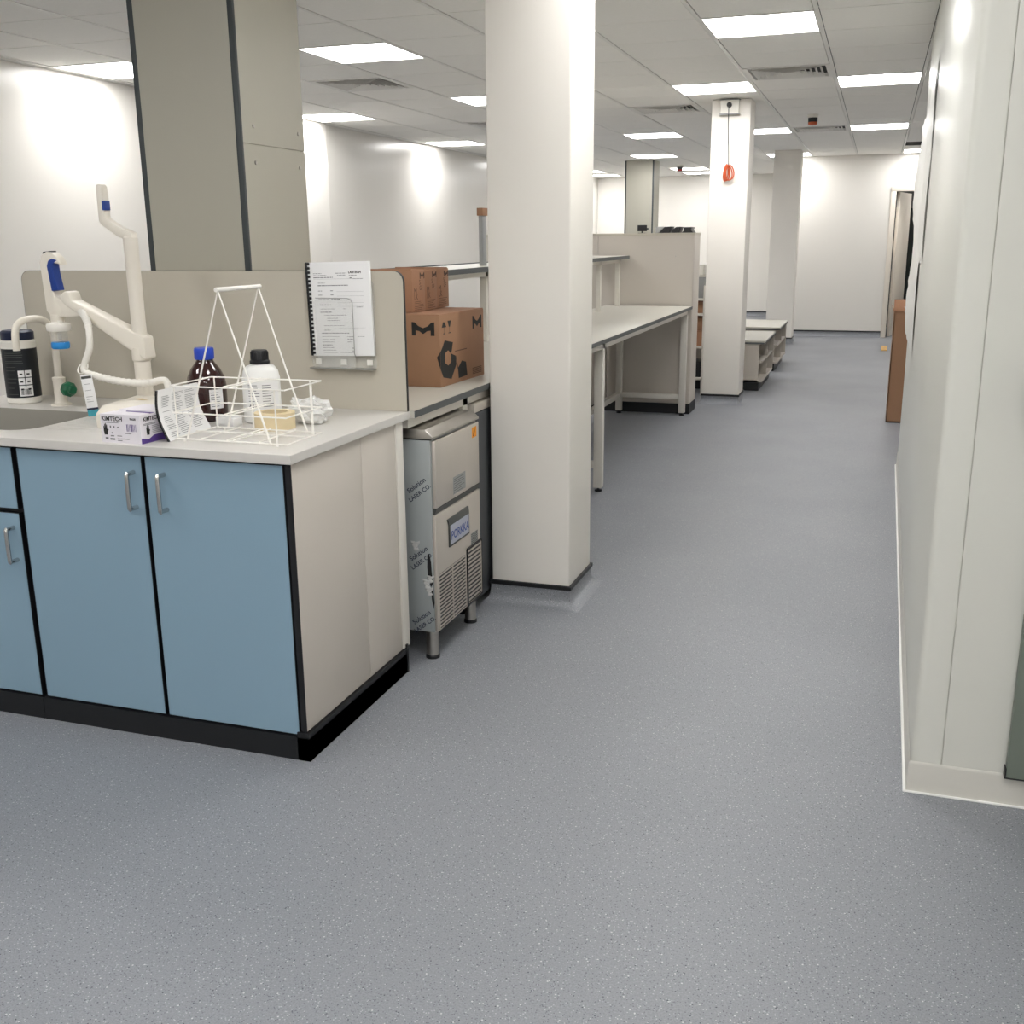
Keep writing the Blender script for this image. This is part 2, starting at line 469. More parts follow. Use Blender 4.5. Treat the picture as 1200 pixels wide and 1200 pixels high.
x, y = cell(0, 14)
t = thing('slot_grille', 'dark slot grille in the ceiling at the top of the far right corner', 'air vent', (x, y, ZC))
MB().box(x + .004, x + PX - .004, y + .004, y + PY - .004, ZC + .012, ZC + .016).build('grille_back', M_BLACK, t)
m = MB()
for k in range(6): m.box(x + .004, x + PX - .004, y + .02 + k * .1, y + .03 + k * .1, ZC - .002, ZC + .012)
m.build('grille_bars', M_DGREY, t, smooth=False)

def detector(x, y, bm_, cm, lab):
    t = thing('smoke_detector', lab, 'smoke detector', (x, y, ZC))
    MB().lathe(x, y, [(.0, ZC), (.05, ZC), (.05, ZC - .022), (.044, ZC - .03), (0, ZC - .03)], 24).build('base', M_WHITEPL, t)
    MB().lathe(x, y, [(.0, ZC - .03), (.043, ZC - .03), (.043, ZC - .068), (.0, ZC - .068)], 24).build('body', bm_, t)
    MB().lathe(x, y, [(0, ZC - .068), (.042, ZC - .068), (.042, ZC - .086), (.03, ZC - .094), (0, ZC - .094)], 24).build('dust_cover', cm, t)
detector(-.668, 10.78, M_BLACK, M_ORRED, 'black ceiling detector with an orange dust cover')
detector(-3.03, 17.2, M_DGREY, M_RED, 'distant ceiling detector with a red dust cover')

# socket box and cord on column 2
yc = 9.325
t = thing('socket_box', 'white junction box with a black plug near the top of a white column', 'socket box', (-1.24, yc, 2.4))
MB().box(-1.315, -1.165, yc - .055, yc, 2.405, 2.515, .006).build('housing', M_WHITEPL, t)
MB().box(-1.322, -1.158, yc - .058, yc, 2.399, 2.409, .003).build('lower_rim', M_GREYPL, t); MB().box(-1.322, -1.158, yc - .058, yc - .001, 2.511, 2.517, .002).build('upper_rim', M_GREYPL, t)
MB().lathe(0, 0, [(0, 0), (.018, 0), (.022, .012), (.018, .04), (.008, .05), (0, .05)], 16, M=Matrix.Translation((-1.24, yc - .055, 2.472)) @ Matrix.Rotation(PI / 2, 4, 'X')).build('plug', M_BLACK, t)
t = thing('orange_cable', 'bundle of orange cord hanging on a thin lead below the socket box', 'cord', (-1.24, yc - .03, 1.88))
MB().tube(smoothpath([(-1.24, yc - .1, 2.46), (-1.238, yc - .1, 2.3), (-1.236, yc - .05, 2.15), (-1.232, yc - .03, 2.0)]), .0035, 8).build('plain_lead', M_DGREY, t)
m = MB()
for k, (w, h, dx, tw) in enumerate(((.022, .062, -.012, .2), (.030, .06, .0, -.3), (.018, .066, -.02, .5), (.034, .058, .012, .1), (.012, .06, -.006, -.6))):
    P = []
    for q in range(28):
        an = 2 * PI * q / 28
        P.append((-1.232 + dx + w * math.sin(an) * (1 - .25 * math.cos(an)) + .01 * tw * math.cos(an), yc - .02 - .006 * k + .006 * math.sin(an + tw), 1.945 + h * math.cos(an)))
    m.tube(P, .0045, 8, closed=True)
m.build('coil', M_CORD, t)

# ------------------------------------------------------------------ sink bench
CX = -1.425          # outer face of the end panel
FY = 2.384           # door fronts
ZT = .885
def handle(parent, x, z0, z1, y):
    return MB().tube(smoothpath([(x, y, z0), (x, y - .026, z0 + .001), (x, y - .031, z0 + .008), (x, y - .031, z1 - .008), (x, y - .026, z1 - .001), (x, y, z1)], 4), .0065, 12).build('handle', M_CHROME, parent)
t = thing('base_cabinet', 'pale blue two door base cabinet with a grey end panel at the bench end', 'cabinet', (-1.88, 2.7, 0))
MB().box(-2.34, CX - .018, FY + .016, 3.03, .072, .858).build('carcass', M_BLACK, t, smooth=False)
for x0, x1, hx in ((-2.329, -1.8965, -1.925), (-1.8855, CX - .024, -1.824)):
    dr = MB().box(x0 + .002, x1 - .002, FY, FY + .004, .077, .851).build('door', M_BLUE, t, smooth=False)
    MB().box(x0, x1, FY + .0012, FY + .018, .075, .853).build('edging', M_BLACK, dr, smooth=False)
    handle(dr, hx, .705, .805, FY)
ep = MB(); ep.box(CX - .018, CX, FY + .002, 2.789, .088, .858, .001); ep.box(CX - .018, CX, 2.7915, 3.03, .088, .858, .001)
ep.build('end_panel', M_GREYLAM, t)
MB().box(CX - .0185, CX - .0005, FY, FY + .0025, .072, .858).build('edging', M_BLACK, t)
MB().box(CX - .03, CX + .004, 3.033, 3.085, .088, .858, .002).build('filler_post', M_FRAME, t)
MB().box(-2.34, CX + .008, 2.378, 3.05, 0, .07).box(CX - .03, CX + .008, 2.378, 3.05, .0, .085).box(CX - .04, CX + .01, 3.046, 3.056, 0, .1).build('plinth', M_PLINTH, t, smooth=False)
t = thing('base_cabinet', 'pale blue base cabinet with a drawer above its door, under the sink', 'cabinet', (-2.65, 2.7, 0))
MB().box(-3.0, -2.342, FY + .016, 3.03, .072, .62).box(-3.0, -2.342, FY + .016, FY + .06, .62, .858).build('carcass', M_BLACK, t, smooth=False)
dr = MB().box(-2.988, -2.350, FY, FY + .004, .077, .653).build('door', M_BLUE, t, smooth=False); MB().box(-2.99, -2.348, FY + .0012, FY + .018, .075, .655).build('edging', M_BLACK, dr, smooth=False); handle(dr, -2.374, .51, .61, FY)
dr = MB().box(-2.988, -2.350, FY, FY + .004, .669, .851).build('drawer', M_BLUE, t, smooth=False); MB().box(-2.99, -2.348, FY + .0012, FY + .018, .667, .853).build('edging', M_BLACK, dr, smooth=False)
MB().tube(smoothpath([(-2.70, FY, .76), (-2.70, FY - .028, .76), (-2.60, FY - .028, .76), (-2.60, FY, .76)], 4), .0055, 10).build('handle', M_CHROME, dr)
MB().box(-3.0, -2.342, 2.378, 3.05, 0, .07).build('plinth', M_PLINTH, t, smooth=False)

# worktop with a sink cut into it
WX1, WY0, WY1 = -1.413, 2.366, 3.130
wt = MB().box(-3.02, WX1, WY0, WY1, .859, ZT, .002).build('worktop', M_TOP, loc=(-2.4, 2.74, .859))
def rrect(x0, x1, y0, y1, r, n=6):
    P = []
    for cx, cy, a0 in ((x1 - r, y1 - r, 0), (x0 + r, y1 - r, 90), (x0 + r, y0 + r, 180), (x1 - r, y0 + r, 270)):
        for k in range(n + 1):
            an = math.radians(a0 + 90 * k / n); P.append((cx + r * math.cos(an), cy + r * math.sin(an)))
    return P
SK = rrect(-2.93, -2.372, 2.468, 2.825, .075)
cut = MB().prism(SK, 'z', .80, .95).build('cut', M_TOP)
bo = wt.modifiers.new('b', 'BOOLEAN'); bo.operation = 'DIFFERENCE'; bo.object = cut; bo.solver = 'EXACT'
bpy.context.view_layer.update()
dg = bpy.context.evaluated_depsgraph_get()
nm = bpy.data.meshes.new_from_object(wt.evaluated_get(dg))
wt.modifiers.clear(); wt.data = nm; bpy.data.objects.remove(cut)
for p in nm.polygons: p.use_smooth = False
tag(wt, 'light grey worktop with a moulded sink over the pale blue cabinets', 'worktop')
rows = []
def ins(o): return rrect(-2.93 + o, -2.372 - o, 2.468 + o, 2.825 - o, .075)
for o, z in ((0, ZT - .001), (.004, .84), (.01, .70), (.03, .67)):
    r = [(x, y, z) for x, y in ins(o)]; r.append(r[0]); rows.append(r)
m = MB().grid(rows); m.poly(*rows[-1][:-1]); m.build('sink_basin', M_SINK, wt, ang=60)
MB().lathe(-2.65, 2.65, [(0, .672), (.04, .672), (.042, .674), (.03, .676), (0, .674)], 20).build('drain', M_CHROME, wt)
m = MB()
for y in (2.52, 2.56, 2.60, 2.64, 2.68, 2.72): m.box(-2.33, -2.04, y, y + .012, ZT - .001, ZT + .0012, .0005)
m.build('drainer_ribs', M_TOP, wt)

# divider
dv = MB(); x0, x1, z0, z1, r = -2.912, -1.414, ZT + .0005, 1.331, .035
P = [(x0, z0), (x1, z0)] + [(x1 - r + r * math.cos(a), z1 - r + r * math.sin(a)) for a in [i * PI / 12 for i in range(7)]] + [(x0 + r + r * math.cos(a), z1 - r + r * math.sin(a)) for a in [PI / 2 + i * PI / 12 for i in range(7)]]
t = thing('divider_screen', 'low beige divider screen with rounded corners standing behind the sink worktop', 'screen', (-2.16, 3.12, ZT))
dv.prism(P, 'y', 3.109, 3.123, 0).build('panel', M_DIV, t, ang=30)
m = MB()
rowa = [(x, 3.1085, z) for x, z in P[1:]] + [(P[0][0], 3.1085, P[0][1])]
PP = P[1:] + [P[0]]
cen = ((x0 + x1) / 2, (z0 + z1) / 2)
# dark edging band wraps the rim
rows = []
for y, e in ((3.1235, .0006), (3.122, .0012), (3.110, .0012), (3.1085, .0006)):
    rows.append([(x + (e if x > cen[0] else -e) if abs(z - z1) > 1e-6 else x, y, z + (e if abs(z - z1) < r else 0)) for x, z in PP])
m.grid(rows).build('edging', M_BLACKTRIM, t, ang=60)

# document in its acrylic pocket
t = thing('document_holder', 'clear acrylic pocket holding a comb bound document on the divider screen', 'document holder', (-1.63, 3.108, 1.02))
tilt = Matrix.Translation((-1.633, 0, 1.19)) @ Matrix.Rotation(math.radians(-1.2), 4, 'Y') @ Matrix.Translation((1.633, 0, -1.19))
MB().prism(rrect(-1.748, -1.515, 1.02, 1.30, .012), 'y', 3.105, 3.1088).build('back_plate', M_CLEAR, t)
for a, b in ((-1.735, -1.715), (-1.643, -1.622), (-1.548, -1.527)): MB().box(a, b, 3.1035, 3.1048, 1.032, 1.05).build('adhesive_pad', M_WHITEPL, t)
# pocket front outline
ol = MB()
ol.tube([(-1.714, 3.083, 1.247), (-1.60, 3.083, 1.247), (-1.588, 3.083, 1.243), (-1.581, 3.083, 1.232), (-1.581, 3.083, 1.07), (-1.578, 3.086, 1.06)], .0011, 6)
ol.build('pocket_edge', M_CLEARED, t)
MB().prism(rrect(-1.716, -1.58, 1.022, 1.248, .012), 'y', 3.0825, 3.084).build('front_pocket', M_CLEAR, t)
MB().prism(rrect(-1.748, -1.515, 1.019, 1.023, .002), 'y', 3.0825, 3.106).build('pocket_base', M_CLEARED, t)
doc = MB(); 
def tl(p): return tilt @ Vector(p)
doc.box(-1.738, -1.517, 3.0915, 3.1015, 1.062, 1.360, .001, M=tilt).build('pages', M_PAPER, t)
cmb = MB()
for k in range(22):
    z = 1.068 + k * .0135
    cmb.box(-1.7445, -1.729, 3.088, 3.103, z, z + .0085, .002, M=tilt)
cmb.box(-1.7455, -1.737, 3.088, 3.1035, 1.062, 1.361, .003, M=tilt)
cmb.build('comb_binding', M_BLACK, t)
O = tl((-1.738, 3.0909, 1.062)); u = tilt.to_3x3() @ Vector((1, 0, 0)); v = tilt.to_3x3() @ Vector((0, 0, 1))
pr = MB()
def line(m, x0, x1, z, h): m.rect(x0, x1, z, z + h, O, u, v)
pr.text('LABTECH', .0105, O + u * .146 + v * .262 + Vector((0, 0, 0)), u, v, bold=.0004)
pr.build('heading_print', M_INK, t)
pr = MB()
rnd = random.Random(3)
def words(m, x0, x1, z, h):
    x = x0
    while x < x1:
        w = rnd.uniform(.004, .013); m.rect(x, min(x + w, x1), z, z + h, O, u, v); x += w + .0018
for a, b, z, h in ((.02, .05, .262, .0016), (.02, .067, .256, .0016), (.02, .09, .249, .0024), (.10, .14, .262, .0016), (.106, .138, .256, .0016), (.148, .175, .255, .0016), (.15, .157, .246, .003), (.16, .196, .244, .0014),
                   (.035, .06, .232, .0014), (.034, .142, .2235, .0026), (.034, .048, .207, .0018), (.078, .087, .207, .0022), (.034, .050, .194, .0018), (.078, .088, .194, .0022), (.033, .072, .180, .0018), (.08, .112, .180, .0024),
                   (.037, .077, .162, .003), (.038, .09, .150, .0014), (.12, .128, .15, .0016), (.168, .19, .155, .0016), (.037, .077, .139, .003), (.05, .13, .130, .0016), (.06, .10, .120, .0018), (.06, .105, .113, .0018), (.06, .148, .105, .0018),
                   (.047, .12, .097, .0014), (.047, .172, .086, .0014), (.047, .07, .082, .0018), (.037, .137, .072, .0028), (.037, .10, .062, .0014), (.128, .15, .061, .0018), (.165, .19, .062, .0012), (.037, .06, .052, .0018), (.066, .085, .052, .0018), (.128, .15, .053, .002), (.037, .08, .044, .0018), (.128, .145, .044, .0018),
                   (.037, .072, .034, .003), (.037, .078, .026, .0018), (.143, .149, .024, .0026), (.037, .085, .018, .0016), (.143, .149, .015, .0022), (.04, .09, .010, .0012), (.10, .15, .010, .0012)):
    words(pr, a, b, z, h)
for z in (.205, .191, .178, .170, .158, .09, .245): line(pr, .02 if z > .24 else .10, .195, z, .0004)
pr.build('text_print', M_GREYINK, t)

# ------------------------------------------------------------------ things on the sink worktop
# wipes canister
cx, cy, r0 = -2.812, 2.95, .0565
t = thing('wipes_canister', 'white wipes canister with a black label and navy lid beside the sink tap', 'canister', (cx, cy, ZT))
MB().lathe(cx, cy, [(0, ZT), (r0 - .004, ZT), (r0, ZT + .004), (r0, 1.098), (r0 - .006, 1.104), (0, 1.104)], 40).build('tub', M_WHITEPL, t)
MB().lathe(cx, cy, [(r0 + .0006, ZT + .022), (r0 + .0006, 1.075)], 40).build('label_band', M_LABELBLK, t)
MB().lathe(cx, cy, [(0, 1.104), (r0 - .003, 1.104), (r0 - .002, 1.13), (r0 - .01, 1.136), (0, 1.136)], 40).build('lid', M_NAVY, t)
fa = math.atan2(-cy, -cx)
m = MB()
def A(s): return fa + math.asin(s)
for i in range(3):
    for j in range(2):
        s0 = -.22 + j * .39
        m.arc(cx, cy, r0 + .0012, A(s0), A(s0 + .35), .978 - i * .026, 1.001 - i * .026)
m.arc(cx, cy, r0 + .0012, A(-.22), A(.52), .912, .944)
m.build('label_squares', M_PAPER, t)
m = MB()
for k in range(12):
    s0 = -.14 + k * .045; m.arc(cx, cy, r0 + .0016, A(s0), A(s0 + rnd.choice((.012, .02, .028))), .917, .937, 1)
for i in range(3):
    for j in range(2):
        s0 = -.13 + j * .39; MB().arc(cx, cy, r0 + .0016, A(s0), A(s0 + .16), .986 - i * .026, .991 - i * .026, 2).build('pictogram', M_INK, t)
m.build('barcode', M_INK, t)
m = MB()
for z, s1 in ((1.06, .1), (1.053, .16), (1.046, .12), (1.032, .1), (1.026, .14), (1.012, -.3), (1.0, -.35), (.986, -.34), (.972, -.3), (.958, -.36), (.94, -.5), (.918, -.3)):
    m.arc(cx, cy, r0 + .0012, A(-.82), A(s1), z, z + .0022, 6)
m.build('small_print', M_DGREY, t)

# swan neck tap
tx, ty = -2.632, 2.925
t = thing('lab_tap', 'white swan neck tap with a green valve knob behind the sink', 'tap', (tx, ty, ZT))
MB().lathe(tx, ty, [(0, ZT), (.034, ZT), (.034, ZT + .005), (.024, ZT + .01), (.02, ZT + .018), (.0205, .972), (.022, .975), (.022, .980), (.0125, .984), (.0125, .99), (0, .99)], 28).build('post', M_CREAM, t)
nx, ny = -2.668, 2.79
pth = [(tx, ty, .985), (tx, ty, 1.05), (tx, ty, 1.12), (tx - .006, ty - .008, 1.155), (tx - .012, ty - .03, 1.176), (tx - .02, ty - .066, 1.183), (nx + .008, ny + .03, 1.178), (nx + .002, ny + .006, 1.158), (nx, ny, 1.12), (nx, ny, 1.084)]
MB().tube(smoothpath(pth), .0118, 16).build('spout', M_CREAM, t)
kd = Vector((.92, -.38, .0)).normalized()
b0 = Vector((tx, ty, .945))
Mx = Matrix.Translation(b0) @ kd.to_track_quat('Z', 'Y').to_matrix().to_4x4()
MB().lathe(0, 0, [(0, .015), (.008, .015), (.008, .054), (0, .054)], 14, M=Mx).build('valve_stem', M_CREAM, t)
MB().lathe(0, 0, [(0, .045), (.018, .045), (.026, .055), (.026, .07), (.016, .08), (.016, .091), (.012, .095), (0, .095)], 8, M=Mx).build('knob', M_GREEN, t, ang=20)

# water dispenser with arm and hose
py = 2.85
t = thing('water_dispenser', 'cream lab water dispenser with jointed arm, blue gripped gun and ribbed hose', 'dispenser', (-2.1, 2.72, ZT))
bb = MB(); bb.prism([(2.565, ZT), (2.565, ZT + .045), (2.60, ZT + .066), (2.76, ZT + .074), (2.775, ZT + .07), (2.90, ZT + .02), (2.905, ZT)], 'x', -2.19, -2.035, .006, 3)
bb.box(-2.275, -2.17, 2.795, 2.905, ZT, ZT + .02, .006)
bs_ = bb.build('base', M_CREAM, t)
MB().flat([(0, 0), (.022, .008), (.05, 0), (.026, -.010)], (-2.145, 2.70, ZT + .0730), (1, 0, 0), (0, 1, .05)).build('sticker', M_YELLOW, bs_)
MB().lathe(-2.224, py, [(0, ZT), (.026, ZT), (.026, 1.055), (.03, 1.06), (.03, 1.10), (0, 1.10)], 28).build('lower_post', M_CREAM, t)
MB().lathe(-2.224, py, [(0, 1.10), (.0262, 1.10), (.0225, 1.18), (.022, 1.395), (.0226, 1.398), (.0226, 1.44), (.018, 1.446), (0, 1.446)], 28).build('upper_post', M_CREAM, t)
# docking arm on top
up = MB()
up.prism([(-2.207, 1.428), (-2.207, 1.455), (-2.262, 1.478), (-2.300, 1.502), (-2.302, 1.592), (-2.308, 1.602), (-2.322, 1.602), (-2.325, 1.596), (-2.326, 1.492), (-2.318, 1.480), (-2.262, 1.444)], 'y', py - .015, py + .015, .004, 2)
ua = up.build('docking_arm', M_CREAM, t)
MB().box(-2.307, -2.2935, py - .0162, py + .008, 1.524, 1.553, .0015).build('blue_button', M_BLUEPL, ua)
MB().box(-2.3275, -2.3245, py - .008, py + .008, 1.583, 1.592, .001).build('latch', M_DGREY, ua)
# diagonal arm
ar = MB()
ar.prism([(-2.192, 1.062), (-2.187, 1.068), (-2.192, 1.134), (-2.455, 1.246), (-2.462, 1.272), (-2.478, 1.276), (-2.50, 1.263), (-2.497, 1.246), (-2.484, 1.232), (-2.256, 1.097)], 'y', py - .027, py + .027, .005, 3)
da = ar.build('swing_arm', M_CREAM, t)
# handset
gy = py - .012
hs = MB()
hs.prism([(-2.500, 1.196), (-2.498, 1.222), (-2.521, 1.25), (-2.534, 1.352), (-2.522, 1.366), (-2.494, 1.362), (-2.484, 1.357), (-2.486, 1.368), (-2.494, 1.382), (-2.512, 1.396), (-2.535, 1.400), (-2.556, 1.390), (-2.566, 1.368), (-2.560, 1.212), (-2.548, 1.199), (-2.530, 1.192)], 'y', gy - .013, gy + .021, .0035, 3)
hs.prism([(-2.548, 1.204), (-2.520, 1.192), (-2.446, 1.194), (-2.404, 1.205), (-2.408, 1.222), (-2.470, 1.232), (-2.52, 1.262)], 'y', gy - .0128, gy + .018, .004, 3)
gun = hs.build('dispensing_gun', M_CREAM, t)
MB().prism([(-2.529, 1.275), (-2.503, 1.278), (-2.512, 1.33), (-2.513, 1.357), (-2.504, 1.368), (-2.492, 1.373), (-2.515, 1.379), (-2.530, 1.372), (-2.538, 1.355)], 'y', gy - .0145, gy + .018, .003, 2).build('grip', M_BLUEPL, gun)
MB().prism([(-2.554, 1.393), (-2.551, 1.399), (-2.518, 1.402), (-2.516, 1.398), (-2.53, 1.3995)], 'y', gy - .008, gy + .014).build('button_cap', M_BLACK, gun)
fx, fy = -2.530, gy
MB().lathe(fx, fy, [(0, 1.178), (.021, 1.178), (.022, 1.2), (0, 1.2)], 24).build('neck', M_CREAM, gun)
ft = MB().lathe(fx, fy, [(0, 1.147), (.036, 1.147), (.038, 1.15), (.038, 1.166), (.036, 1.171), (.022, 1.174), (.02, 1.178), (0, 1.178)], 36).box(fx + .012, fx + .024, fy - .02, fy - .008, 1.17, 1.182, .002).build('filter_disc', M_WHITEPL, gun)
MB().lathe(fx, fy, [(.007, 1.147), (.007, 1.115), (.022, 1.112), (.025, 1.106)], 24).lathe(fx, fy, [(.026, 1.147), (.0255, 1.108)], 28).build('filter_bell', M_CLEAR, ft)
MB().lathe(fx, fy, [(.022, 1.111), (.027, 1.1115), (.029, 1.107), (.029, 1.094), (.026, 1.0895), (.021, 1.09), (.019, 1.1), (.022, 1.111)], 32).build('filter_ring', M_CYAN, ft)
# ribbed hose
hp = smoothpath([(-2.428, gy - .005, 1.212), (-2.405, 2.815, 1.203), (-2.380, 2.80, 1.178), (-2.365, 2.785, 1.142), (-2.366, 2.78, 1.10), (-2.385, 2.775, 1.055), (-2.388, 2.77, 1.035), (-2.372, 2.765, 1.022), (-2.32, 2.765, 1.010), (-2.24, 2.77, .998), (-2.155, 2.775, .996), (-2.105, 2.78, 1.006), (-2.088, 2.782, 1.002), (-2.083, 2.782, .98), (-2.083, 2.78, .952)], 14)
n = len(hp)
rr = [.0108 + (.0016 if (k % 3 == 0 and (k < n * .17 or n * .52 < k < n * .76)) else 0) for k in range(n)]
MB().tube(hp, rr, 14).build('hose', M_WHITEPL, t, ang=60)
# ring and hanging tag
m = MB(); P = []
for q in range(28):
    an = 2 * PI * q / 28; P.append((-2.388 + .018 * math.cos(an), 2.765 + .012 * math.sin(an), 1.037 + .016 * math.sin(an)))
m.tube(P, .0022, 8, closed=True).build('tag_ring', M_WHITEPL, t)
t2 = thing('hanging_tag', 'tall narrow white tag with a teal foot hanging from the dispenser hose', 'tag', (-2.315, 2.71, ZT))
Mt = Matrix.Translation((-2.358, 2.74, 1.02)) @ Matrix.Rotation(math.radians(-7), 4, 'Y') @ Matrix.Rotation(math.radians(20), 4, 'Z')
MB().box(-.018, .018, -.0012, .0012, -.105, 0, .0005, M=Mt).build('card', M_PAPER, t2)
MB().box(-.018, .018, -.0013, .0013, -.112, -.1055, 0, M=Mt).build('navy_band', M_NAVY, t2)
MB().box(-.018, .018, -.0013, .0013, -.132, -.1125, 0, M=Mt).build('teal_foot', M_TEAL, t2)
MB().box(-.016, .016, -.0016, .0016, -.012, -.004, 0, M=Mt).build('clip', M_DGREY, t2)
m = MB()
for z in (-.03, -.05, -.07, -.078, -.086): m.box(-.012, .008, -.00155, -.0013, z, z + .0012, M=Mt)
m.build('text_print', M_GREYINK, t2)

# glove box
t = thing('glove_box', 'white and purple box of gloves at the front edge of the sink worktop', 'box', (-1.94, 2.47, ZT))
gp = [(-2.022, 2.388), (-1.891, 2.388), (-1.880, 2.535), (-2.0, 2.56)]
gh = .082
gm = MB().prism(gp, 'z', ZT, ZT + gh - .003).build('carton', M_GLOVE, t, smooth=False)
MB().prism([(-2.022, 2.388), (-1.891, 2.388), (-1.889, 2.43), (-2.016, 2.44)], 'z', ZT + gh - .003, ZT + gh - .0015).prism([(-2.01, 2.455), (-1.887, 2.452), (-1.881, 2.535), (-2.0, 2.559)], 'z', ZT + gh - .003, ZT + gh + .001).build('lid_flap', M_GLOVE, gm, smooth=False)
MB().prism([(-1.97, 2.433), (-1.892, 2.43), (-1.89, 2.45), (-1.985, 2.454)], 'z', ZT + gh - .003, ZT + gh - .002).build('opening', M_PURPLE, gm, smooth=False)
O = Vector((-2.022, 2.3874, ZT)); u = Vector((1, 0, 0)); v = Vector((0, 0, 1))
su = Vector((.011, .147, 0)).normalized(); SO = Vector((-1.8905, 2.3875, ZT)) + Vector((su.y, -su.x, 0)) * .0006
SLn = math.hypot(.011, .147)
m = MB(); m.text('KIMTECH', .0165, O + u * .004 + v * .062, u, v, bold=.0005)
m.text('95628', .008, O + u * .098 + v * .066, u, v, bold=.0003)
m.build('brand_print', M_INK, gm, smooth=False)
m = MB(); m.text('KIMTECH', .0155, SO + su * .012 + v * .062, su, v, bold=.0004); m.build('brand_print', M_INK, gm, smooth=False)
m = MB()
def hand(m, OO, uu, s):
    m.flat([(.2 * s, 0), (.8 * s, 0), (.85 * s, .5 * s), (1.0 * s, .75 * s), (.9 * s, .95 * s), (.78 * s, .8 * s), (.76 * s, 1.5 * s), (.64 * s, 1.5 * s), (.62 * s, 1.0 * s), (.6 * s, 1.7 * s), (.48 * s, 1.7 * s), (.46 * s, 1.0 * s), (.42 * s, 1.6 * s), (.3 * s, 1.6 * s), (.3 * s, .95 * s), (.24 * s, 1.3 * s), (.13 * s, 1.3 * s), (.13 * s, .6 * s)], OO, uu, v)
hand(m, O + u * .006 + v * .022, u, .019); m.build('glove_icon', M_INK, gm, smooth=False)
m = MB(); hand(m, SO + su * .02 + v * .022, su, .017)
m.build('glove_icon', M_INK, gm, smooth=False)
m = MB()
m.rect(.006, .06, .056, .0575, O, u, v)
for a, b, c, e in ((.03, .034, .042, .048), (.042, .046, .042, .048), (.054, .06, .043, .046), (.034, .038, .026, .03), (.03, .042, .018, .021), (.028, .044, .008, .013), (.052, .068, .019, .021), (.052, .092, .011, .013), (.052, .068, .006, .008), (.012, .022, .010, .015), (.08, .1, .027, .0285)):
    m.rect(a, b, c, e, O, u, v)
for z in (.053, .05): m.rect(.012, .06, z, z + .0015, SO, su, v)
for k in range(6): m.rect(.045, .125, .025 + k * .004, .0262 + k * .004, SO, su, v)
m.build('small_print', M_GREYINK, gm, smooth=False)
m = MB()
for k in range(8): m.rect(.086 + k * .0042, .086 + k * .0042 + rnd.choice((.0012, .002, .003)), .034, .054, O, u, v)
m.build('barcode', M_PURPLE, gm, smooth=False); m = MB()
m.flat([(0, 0), (SLn, 0), (SLn, .022), (.05, .019), (.028, .010), (0, .016)], SO, su, v)
m.build('purple_panel', M_PURPLE, gm, smooth=False)

# leaning booklet
t = thing('booklet', 'white printed booklet leaning between the glove box and the wire carrier', 'booklet', (-1.86, 2.56, ZT))
def bk(s, h, o=0.0):       # s along the bottom edge, h up the sheet
    b0 = Vector((-1.836, 2.437, ZT + .001)); b1 = Vector((-1.862, 2.675, ZT + .002))
    a1 = Vector((-1.874, 2.452, 1.026)); c1 = Vector((-1.886, 2.66, 1.022))
    p = b0.lerp(b1, s).lerp(a1.lerp(c1, s), h)
    return p + Vector((-.016 * math.sin(PI * h) * 1 + o, 0, 0))
m = MB(); m.grid([[bk(s / 8, h / 8) for s in range(9)] for h in range(9)]); m.grid([[bk(s / 8, h / 8, -.004) for s in range(9)] for h in range(9)])
for A_, B_ in (((0, 0), (0, 1)), ((1, 0), (1, 1)), ((0, 1), (1, 1)), ((0, 0), (1, 0))):
    pass
m.build('pages', M_PAPER, t)
m = MB(); m.grid([[bk(-.012, h / 8, o) for h in range(9)] for o in (-.0045, .0006)]); m.grid([[bk(s, h / 8, .0007) for h in range(9)] for s in (-.012, .012)])
m.build('dark_edge', M_BLACK, t)
m = MB()
for k in range(26):
    hh = .07 + k * .034
    for a, b in ((.10, .30), (.34, .62), (.66, .93)):
        if rnd.random() < .82:
            e = a + (b - a) * rnd.uniform(.6, 1); m.grid([[bk(a + (e - a) * q / 4, z, .0009) for q in range(5)] for z in (hh, hh + .008)])
m.build('text_print', M_GREYINK, t)

# wire carrier
t = thing('wire_carrier', 'white wire bottle carrier with tall handle at the worktop corner', 'carrier', (-1.655, 2.56, ZT))
x0, x1, y0, y1 = -1.833, -1.478, 2.462, 2.655
zb, zm, zt = ZT + .007, .965, 1.04
w = .0021
def ringp(z, e=0): return [(x0 - e, y0 - e, z), (x1 + e, y0 - e, z), (x1 + e, y1 + e, z), (x0 - e, y1 + e, z)]
def loop(m, z, e=0):
    P = ringp(z, e)
    m.tube(P + [P[0]], w, 8)
m = MB(); loop(m, zb); 
for q in (.24, .47, .53, .76): m.tube([(x0 + (x1 - x0) * q, y0, zb + .003), (x0 + (x1 - x0) * q, y1, zb + .003)], w, 8)
m.tube([(x0, (y0 + y1) / 2, zb + .005), (x1, (y0 + y1) / 2, zb + .005)], w, 8)
for px, py_ in ((x0 + .03, y0), (x1 - .03, y0), (x1 - .03, y1), (x0 + .03, y1)): m.tube([(px, py_, zb), (px, py_, ZT)], .004, 8)
m.build('base_grid', M_WIRE, t)
m = MB(); loop(m, zm, .002)
for q in (.47, .53): m.tube([(x0 + (x1 - x0) * q, y0, zm + .002), (x0 + (x1 - x0) * q, y1, zm + .002)], w, 8)
m.build('middle_ring', M_WIRE, t)
m = MB(); loop(m, zt, .004)
for q in (.47, .53): m.tube([(x0 + (x1 - x0) * q, y0, zt + .002), (x0 + (x1 - x0) * q, y1, zt + .002)], w, 8)
m.build('top_ring', M_WIRE, t)
